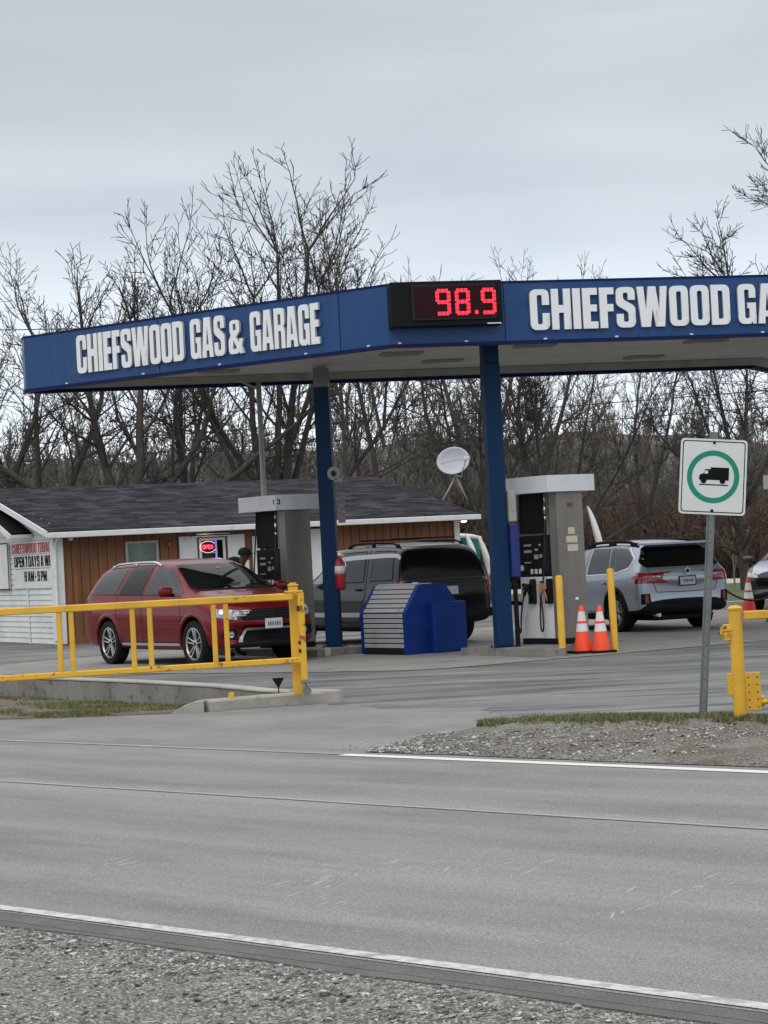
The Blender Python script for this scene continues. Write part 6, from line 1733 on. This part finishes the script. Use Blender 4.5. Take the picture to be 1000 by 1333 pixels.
# ================================================================ PERSON beside the red car
def person():
    base = Vector((-2.68, 37.5, 0))
    t = thing('person', 'person in a dark cap and black jacket leaning forward beside the red car', 'person', base, rad(-25))
    J = {'pel': (0, 0, .95), 'chest': (.10, 0, 1.22), 'neck': (.24, 0, 1.44), 'skull0': (.29, 0, 1.53), 'head': (.33, 0, 1.61), 'crown': (.34, 0, 1.68),
         'shR': (.17, -.19, 1.38), 'elR': (.30, -.27, 1.13), 'wrR': (.48, -.18, 1.02), 'shL': (.17, .19, 1.38), 'elL': (.32, .26, 1.14), 'wrL': (.50, .14, 1.04),
         'hpR': (0, -.10, .92), 'knR': (.05, -.12, .50), 'anR': (-.02, -.13, .09), 'toR': (.14, -.15, .04), 'hpL': (0, .10, .92), 'knL': (.09, .12, .50), 'anL': (.04, .13, .09), 'toL': (.20, .15, .04)}
    RA_ = dict(pel=.15, chest=.155, neck=.06, skull0=.062, head=.088, crown=.075, shR=.075, elR=.052, wrR=.034, shL=.075, elL=.052, wrL=.034, hpR=.10, knR=.066, anR=.045, toR=.04, hpL=.10, knL=.066, anL=.045, toL=.04)
    ed = [('pel', 'chest'), ('chest', 'neck'), ('neck', 'skull0'), ('skull0', 'head'), ('head', 'crown'), ('chest', 'shR'), ('shR', 'elR'), ('elR', 'wrR'), ('chest', 'shL'), ('shL', 'elL'), ('elL', 'wrL'),
          ('pel', 'hpR'), ('hpR', 'knR'), ('knR', 'anR'), ('anR', 'toR'), ('pel', 'hpL'), ('hpL', 'knL'), ('knL', 'anL'), ('anL', 'toL')]
    # hands: palm + five fingers each
    for s_, w in ((-1, 'wrR'), (1, 'wrL')):
        wp = Vector(J[w]); dr = Vector((.92, -.15 * s_, -.3)).normalized(); sd = Vector((0, 1, 0))
        pm = 'pm' + w; J[pm] = tuple(wp + dr * .07); RA_[pm] = .030; ed.append((w, pm))
        for k in range(4):
            o_ = sd * (.028 - .0185 * k); L_ = (.036, .042, .039, .030)[k]
            prev = pm
            for q in range(2):
                nmq = f'f{w}{k}{q}'; J[nmq] = tuple(wp + dr * (.09 + L_ * (q + 1)) + o_ + Vector((0, 0, -.012 * (q + 1) * q))); RA_[nmq] = .0095 - .001 * q; ed.append((prev, nmq)); prev = nmq
        nmq = 'th' + w; J[nmq] = tuple(wp + dr * .075 + Vector((0, -s_ * .05, .012))); RA_[nmq] = .011; ed.append((pm, nmq))
        J[nmq + '2'] = tuple(wp + dr * .105 + Vector((0, -s_ * .06, .0))); RA_[nmq + '2'] = .010; ed.append((nmq, nmq + '2'))
    names = list(J); me = bpy.data.meshes.new('body'); me.from_pydata([J[n] for n in names], [(names.index(a), names.index(b)) for a, b in ed], []); me.update()
    o = bpy.data.objects.new('tmp', me); COL.objects.link(o)
    o.modifiers.new('sk', 'SKIN'); sv = me.skin_vertices[0].data
    for i, n in enumerate(names): sv[i].radius = (RA_[n] * (1.0 if n not in ('pel', 'chest') else .78), RA_[n] * (1.0 if n not in ('pel', 'chest') else 1.15))
    sv[0].use_root = True
    sb = o.modifiers.new('s', 'SUBSURF'); sb.levels = 2; sb.render_levels = 2
    bpy.context.view_layer.update(); dg = bpy.context.evaluated_depsgraph_get()
    m2 = bpy.data.meshes.new_from_object(o.evaluated_get(dg)); bpy.data.objects.remove(o)
    m2.materials.clear()
    for m in ('skin', 'cloth', 'jeans'): m2.materials.append(M[m])
    for p in m2.polygons:
        c = p.center; p.use_smooth = True
        if c.z > 1.47: p.material_index = 0
        elif c.z < .93: p.material_index = 1 if c.z < .07 else 2
        elif c.x > .46 and c.z < 1.12: p.material_index = 0
        else: p.material_index = 1
    b = bpy.data.objects.new('body', m2); COL.objects.link(b); b.parent = t
    t.scale = (1.05, 1.05, 1.06)
    # face: nose, eyes, mouth, ears
    mb = MB(); mb.box((.425, 0, 1.585), (.035, .024, .035), .010); mb.build('nose', 'skin', b, True)
    for s_ in (-1, 1):
        mb = MB(); mb.lathe([(.004, -.008), (.010, -.002), (.008, .004)], 10, (.405, s_ * .032, 1.61), 'X'); mb.build('eye', 'ink', b)
        mb = MB(); mb.box((.325, s_ * .088, 1.595), (.03, .016, .05), .007); mb.build('ear', 'skin', b)
    mb = MB(); mb.box((.41, 0, 1.548), (.012, .045, .008), .002); mb.build('mouth', 'inkred', b)
    # cap and jacket hood / collar
    mb = MB(); prof = [(.105, -.01), (.106, .03), (.095, .07), (.06, .10), (.01, .112)]
    mb.lathe(prof, 22, (.325, 0, 1.625)); c = mb.build('cap', 'cloth', t, True)
    mb = MB(); mb.prism(rpoly([(.40, -.075, .04), (.51, -.06, .04), (.51, .06, .04), (.40, .075, .04)]), 1.628, 1.640, 'Z'); mb.build('cap_peak', 'cloth', c)
    mb = MB(); mb.lathe([(.11, -.05), (.145, 0), (.14, .08), (.09, .15), (.02, .17)], 20, (.13, 0, 1.43)); mb.build('jacket_hood', 'cloth', t, True)
    return t
person()
# ================================================================ TREES (bare, early spring)
def grow(R_, p, d, L, r, lev, P, out):
    """one limb as a wandering polyline, then its children"""
    n = max(3, int(L / P['seg'][min(lev, len(P['seg']) - 1)]))
    pts = [p.copy()]; rs = [r]
    r1 = r * (P['taper'] if lev < P['max'] else .5)
    d = d.normalized(); up = P['up'][min(lev, len(P['up']) - 1)]; wob_ = P['wob'][min(lev, len(P['wob']) - 1)]
    dirs = [d.copy()]
    for i in range(n):
        d = (d + Vector((R_.gauss(0, wob_), R_.gauss(0, wob_), R_.gauss(0, wob_) + up / n))).normalized()
        p = p + d * (L / n)
        pts.append(p.copy()); rs.append(max(P['rmin'], r + (r1 - r) * (i + 1) / n)); dirs.append(d.copy())
    out.append((pts, rs, lev))
    if lev >= P['max']: return
    k = P['kids'][lev]
    k = max(1, int(round(k * R_.uniform(.8, 1.2))))
    for c in range(k):
        f = P['from'][lev] + (1 - P['from'][lev]) * (c + R_.random()) / k
        i = min(n, max(1, int(f * n)))
        az = R_.uniform(0, 6.283) ; ang = rad(R_.uniform(*P['ang'][lev]))
        a = dirs[i].cross(Vector((R_.gauss(0, 1), R_.gauss(0, 1), R_.gauss(0, 1)))).normalized()
        q = (dirs[i] * math.cos(ang) + a * math.sin(ang)).normalized()
        if q.z < -.2: q.z *= -.5
        ll = L * P['len'][lev] * (1.1 - .5 * f) * R_.uniform(.6, 1.25)
        grow(R_, pts[i], q, ll, max(P['rmin'], min(rs[i] * P['rk'][lev], rs[i] * .9)), lev + 1, P, out)
    # the leader carries on as one more child
    if lev < P['max']:
        for q_ in range(3 if lev < 1 else 2):
            a = dirs[-1].cross(Vector((R_.gauss(0, 1), R_.gauss(0, 1), R_.gauss(0, 1)))).normalized(); ang = rad(R_.uniform(8, 38))
            grow(R_, pts[-1], dirs[-1] * math.cos(ang) + a * math.sin(ang), L * P['len'][lev] * R_.uniform(.5, .8), rs[-1] * .85, lev + 1, P, out)

def tubes_np(limbs, sides):
    V = []; F = []; base = 0
    for pts, rs, lev in limbs:
        n = sides[min(lev, len(sides) - 1)]
        P_ = np.array([tuple(p) for p in pts]); k = len(P_)
        T = np.gradient(P_, axis=0); T /= (np.linalg.norm(T, axis=1, keepdims=True) + 1e-9)
        ref = np.array((.31, .87, .11)) if abs(T[0, 2]) > .5 else np.array((0.05, .1, 1.0))
        U = np.cross(T, ref); U /= (np.linalg.norm(U, axis=1, keepdims=True) + 1e-9); W_ = np.cross(T, U)
        a = np.arange(n) * 2 * PI / n
        ring = P_[:, None, :] + np.array(rs)[:, None, None] * (np.cos(a)[None, :, None] * U[:, None, :] + np.sin(a)[None, :, None] * W_[:, None, :])
        V.append(ring.reshape(-1, 3))
        i = np.arange(k - 1)[:, None] * n; j = np.arange(n)[None, :]; j2 = (j + 1) % n
        f = np.stack([i + j, i + j2, i + n + j2, i + n + j], -1).reshape(-1, 4) + base
        F.append(f); base += k * n
    return np.concatenate(V), np.concatenate(F)

def mesh_np(name, V, F):
    me = bpy.data.meshes.new(name)
    me.vertices.add(len(V)); me.vertices.foreach_set('co', V.astype(np.float32).ravel())
    me.loops.add(F.size); me.loops.foreach_set('vertex_index', F.astype(np.int32).ravel())
    me.polygons.add(len(F)); me.polygons.foreach_set('loop_start', np.arange(0, F.size, 4, dtype=np.int32))
    me.polygons.foreach_set('loop_total', np.full(len(F), 4, dtype=np.int32)) if False else None
    me.update(calc_edges=True); me.validate()
    return me

BASE = dict(max=3, seg=(.55, .40, .28, .18, .14), taper=.30, up=(.30, .45, .30, .15, .1), wob=(.05, .075, .10, .13, .14), rmin=.0075,
            kids=(8, 5, 4, 3), ang=((25, 52), (28, 60), (30, 65), (35, 70)), len=(.46, .50, .52, .5), rk=(.46, .48, .55, .6))
BASE['from'] = (.34, .20, .15, .15)
def P_(**k): d = dict(BASE); d.update(k); return d
def tree_mesh(seed, starts, P):
    R_ = random.Random(seed); out = []
    for (p, d, L, r) in starts: grow(R_, Vector(p), Vector(d), L, r, 0, P, out)
    trunk = [l for l in out if l[2] <= 1]; crown = [l for l in out if l[2] > 1]
    A, B = tubes_np(trunk, (8, 5)), tubes_np(crown, (0, 0, 4, 3, 3))
    H = max(A[0][:, 2].max(), 0); H = max(0.0, np.sort(B[0][:, 2])[-int(len(B[0]) * .004) - 8])
    return mesh_np('trunk', *A), mesh_np('crown', *B), float(H)
def xat(px, Y): return (px - 500) / 2900 * Y
TG = 'bare trees behind the station'
def tree(name, label, px, Y, meshes, topy, rz=0.0, mats=('bark', 'twig'), wide=1.0):
    """topy: picture height the crown should reach, turned into a real height for that distance"""
    hor = 714 - .0507 * (px - 500)
    h = 1.7 + (hor - topy) / (2900 / Y)
    s = h / meshes[2]
    xx = xat(px, Y)
    t = thing(name, label, 'tree', (xx, Y, 0), rz, TG); t.scale = (s * wide, s * wide, s)
    for me, m, nm in zip(meshes[:2], mats, ('trunk', 'crown')):
        if m != ('bark', 'twig')[nm == 'crown']:
            me = me.copy(); me.materials.clear()
        if not me.materials: me.materials.append(M[m])
        o = bpy.data.objects.new(nm, me); COL.objects.link(o); o.parent = t
        me.polygons.foreach_set('use_smooth', [True] * len(me.polygons))
    return t
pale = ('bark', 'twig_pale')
tallP = P_(up=(.24, .38, .25, .15), ang=((20, 42), (26, 52), (30, 60)))
A_ = tree_mesh(14, [((0, 0, 0), (.02, 0, 1), 2.9, .26), ((-.1, 0, 2.2), (-.16, .1, 1), 6.6, .11), ((.1, 0, 2.4), (.10, -.1, 1), 7.4, .12), ((.1, .1, 2.0), (.32, .1, 1), 7.0, .10), ((0, .1, 2.3), (-.32, 0, 1), 6.6, .10),
                    ((-.1, 0, 1.6), (-.52, -.1, 1), 5.8, .09), ((0, -.1, 2.8), (-.02, .0, 1), 7.2, .10), ((.1, 0, 1.4), (.60, .1, .95), 6.0, .09), ((0, 0, 2.5), (.2, .2, 1), 6.8, .09)], tallP)
tree('tall_tree', 'tallest bare tree with many upright leaders, rising above the left half of the canopy', 362, 66, A_, 205, wide=1.2)
sprP = P_(kids=(7, 5, 5, 3), up=(.30, .40, .25, .1), ang=((28, 62), (28, 62), (32, 68)), len=(.50, .52, .52, .5), wob=(.09, .12, .14, .15))
B_ = tree_mesh(22, [((0, 0, 0), (0, 0, 1), 1.9, .36), ((-.1, 0, 1.5), (-.85, .1, .62), 5.0, .14), ((.1, 0, 1.5), (.80, 0, .75), 4.8, .13), ((0, 0, 1.8), (-.35, .2, 1), 4.6, .14), ((0, 0, 1.8), (.25, -.2, 1), 4.8, .15), ((-.2, 0, 1.0), (-1, -.2, .32), 4.4, .11), ((.1, 0, 1.7), (.55, .2, 1), 4.4, .12)], sprP)
tree('spreading_tree', 'wide bare tree with low spreading limbs behind the middle of the shop roof', 172, 65, B_, 330)
C_ = tree_mesh(37, [((0, 0, 0), (.03, 0, 1), 2.2, .28), ((0, 0, 1.8), (-.5, .1, 1), 4.6, .12), ((0, 0, 1.9), (.5, -.1, .95), 4.8, .13), ((0, 0, 2.0), (.02, .1, 1), 5.4, .13), ((0, 0, 1.4), (.95, 0, .5), 4.4, .10)], sprP)
tree('spreading_tree', 'bare crooked tree at the far left edge, left of the blue fascia', -14, 66, C_, 350, .6)
D_ = tree_mesh(51, [((0, 0, 0), (-.05, 0, 1), 2.4, .20), ((0, 0, 1.9), (.34, .1, 1), 5.0, .11), ((0, 0, 2.1), (-.34, -.1, 1), 5.4, .11), ((0, 0, 2.2), (0, .1, 1), 5.6, .10)], P_(wob=(.06, .10, .12, .13)))
tree('bare_tree', 'bare tree between the spreading tree and the tallest tree', 246, 69, D_, 312, 1.2)
E_ = tree_mesh(64, [((0, 0, 0), (.02, 0, 1), 8.4, .085), ((0, 0, 4.4), (.22, .05, 1), 3.6, .045), ((0, 0, 4.9), (-.25, 0, 1), 3.2, .04)], P_(kids=(12, 6, 4), up=(.08, .5, .4, .2), ang=((22, 40), (22, 46), (25, 55)), len=(.30, .5, .5), wob=(.02, .09, .13, .17), **{'from': (.42, .2, .2, .15)}))
tree('slender_tree', 'slender bare tree with one straight stem right of the tallest tree', 454, 64, E_, 258, .4, wide=.8)
tree('bare_tree', 'bare tree just left of the spreading tree, crown over the left end of the fascia', 58, 70, D_, 328, 2.9, wide=1.15)
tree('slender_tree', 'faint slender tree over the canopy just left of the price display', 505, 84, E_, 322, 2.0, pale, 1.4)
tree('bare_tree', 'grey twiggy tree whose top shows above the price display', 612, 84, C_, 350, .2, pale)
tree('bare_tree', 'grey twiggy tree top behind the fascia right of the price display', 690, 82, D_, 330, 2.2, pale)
tree('bare_tree', 'dark bare tree with several stems just right of the satellite dish', 632, 68, D_, 415, .2)
tree('slender_tree', 'slim dark tree directly behind the right pump', 706, 66, E_, 400, 1.4, wide=1.5)
F_ = tree_mesh(77, [((0, 0, 0), (.15, 0, 1), 1.8, .14), ((0.2, 0, 1.3), (.75, 0, 1), 6.4, .075), ((.1, 0, 1.2), (.25, .1, 1), 6.6, .08), ((0.2, 0, 1.0), (1.2, 0, .8), 5.6, .065), ((.1, 0, 1.4), (-.25, .1, 1), 6, .07)], P_(kids=(8, 7, 5), up=(.2, .3, .3, .2), wob=(.05, .08, .11, .13)))
tree('leaning_tree', 'bare tree with long limbs leaning right, between the right pump and the road sign', 728, 70, F_, 395)
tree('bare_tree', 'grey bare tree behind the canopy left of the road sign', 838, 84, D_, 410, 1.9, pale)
G_ = tree_mesh(88, [((0, 0, 0), (-.05, 0, 1), 3.2, .20), ((0, 0, 2.8), (-.45, 0, 1), 4.6, .10), ((0, 0, 3.0), (-.18, .1, 1), 5.2, .11), ((0, 0, 3.0), (.12, 0, 1), 5.2, .10), ((0, 0, 2.6), (.5, .1, .9), 4.6, .09), ((0, 0, 2.3), (-.85, 0, .7), 4.2, .08)], P_(kids=(8, 7, 5)))
tree('fan_tree', 'dark bare tree fanning out above the road sign', 966, 64, G_, 385)
H_ = tree_mesh(93, [((0, 0, 0), (0, 0, 1), 4.0, .30), ((0, 0, 3.4), (-.75, 0, .9), 5.6, .12), ((0, 0, 3.8), (-.15, .1, 1), 6.2, .14), ((0, 0, 3.8), (.5, 0, 1), 5.6, .13), ((0, 0, 4.0), (.1, -.2, 1), 6.2, .13), ((0, 0, 4), (-.45, .2, 1), 6.0, .11), ((0, 0, 3.2), (-1, .1, .55), 5.0, .10)], P_(kids=(10, 8, 6), up=(.05, .0, .05, .1), ang=((40, 75), (30, 62), (32, 68)), wob=(.07, .11, .13, .14)))
tree('large_tree', 'large bare tree beyond the right edge whose outer branches hang into the sky', 1172, 56, H_, 120)
YB = tree_mesh(101, [((0, 0, 0), (.03, 0, 1), 3.0, .05), ((0, 0, .8), (.5, 0, 1), 1.6, .03), ((0, 0, 1.2), (-.4, 0, 1), 1.4, .03)], P_(kids=(7, 5, 3), rmin=.009, up=(.1, .3, .3, .2), wob=(.06, .12, .15, .18)))
tree('young_tree', 'small pale leafless tree on the grass beyond the silver estate car', 951, 70, YB, 655, 0, ('bark_pale', 'bark_pale'))

# ---- the woods behind: one mass
rw = random.Random(404)
wood_t = []
for sd in range(7):
    R_ = random.Random(900 + sd); out = []
    Pw = P_(max=3, seg=(1.6, 1.0, .8, .6), kids=(9, 5, 4), rmin=.020, up=(.1, .5, .4, .3), wob=(.03, .10, .15, .2), ang=((20, 45), (25, 50), (30, 60)), len=(.36, .5, .5), **{'from': (.22, .2, .2)})
    grow(R_, Vector((0, 0, 0)), Vector((R_.gauss(0, .06), 0, 1)), R_.uniform(7.0, 9.0), R_.uniform(.06, .11), 0, Pw, out)
    wood_t.append(tubes_np(out, (4, 3, 3, 3)))
def mass(name, n, yr_, sr, m, label, zs=1.0, tmpl=wood_t, xr=None):
    Vs = []; Fs = []; b = 0
    for i in range(n):
        Y = rw.uniform(*yr_); px = rw.uniform(-70, 1070) if xr is None else rw.uniform(*xr)
        V, F = tmpl[rw.randrange(len(tmpl))]
        s = rw.uniform(*sr) * (1 - .003 * xat(px, Y)); a = rw.uniform(0, 6.28); c, q = math.cos(a), math.sin(a)
        v = V @ np.array([[c, q, 0], [-q, c, 0], [0, 0, 1]]) * s * np.array((1, 1, zs)) + np.array((xat(px, Y), Y, -.3))
        Vs.append(v); Fs.append(F + b); b += len(v)
    me = mesh_np(name, np.concatenate(Vs), np.concatenate(Fs))
    o = link_mesh(name, me, m); tag(o, label, 'woods', None, 'stuff'); return o
mass('far_woods', 400, (96, 168), (.64, .94), 'wood_haze', 'grey brown leafless woods filling the background')
# low dry brush in front of the woods
bt = []
for sd in range(5):
    R_ = random.Random(700 + sd); out = []
    for k in range(9):
        grow(R_, Vector((R_.gauss(0, .5), R_.gauss(0, .4), 0)), Vector((R_.gauss(0, .4), R_.gauss(0, .4), 1)), R_.uniform(1.2, 2.2), .018, 0, P_(max=2, seg=(.5, .4, .3), kids=(6, 4), rmin=.011, up=(.1, .3, .3), wob=(.1, .15, .2), ang=((20, 50), (30, 60)), len=(.5, .5), **{'from': (.15, .2)}), out)
    bt.append(tubes_np(out, (3, 3, 3)))
mass('dry_brush', 330, (83, 100), (.8, 1.5), 'brush', 'reddish brown dry brush along the foot of the woods', 1.0, bt, (300, 1070))
mass('grey_brush', 170, (84, 100), (.8, 1.6), 'wood_haze', 'grey leafless brush behind the shop roof', 1.2, bt, (-60, 620))
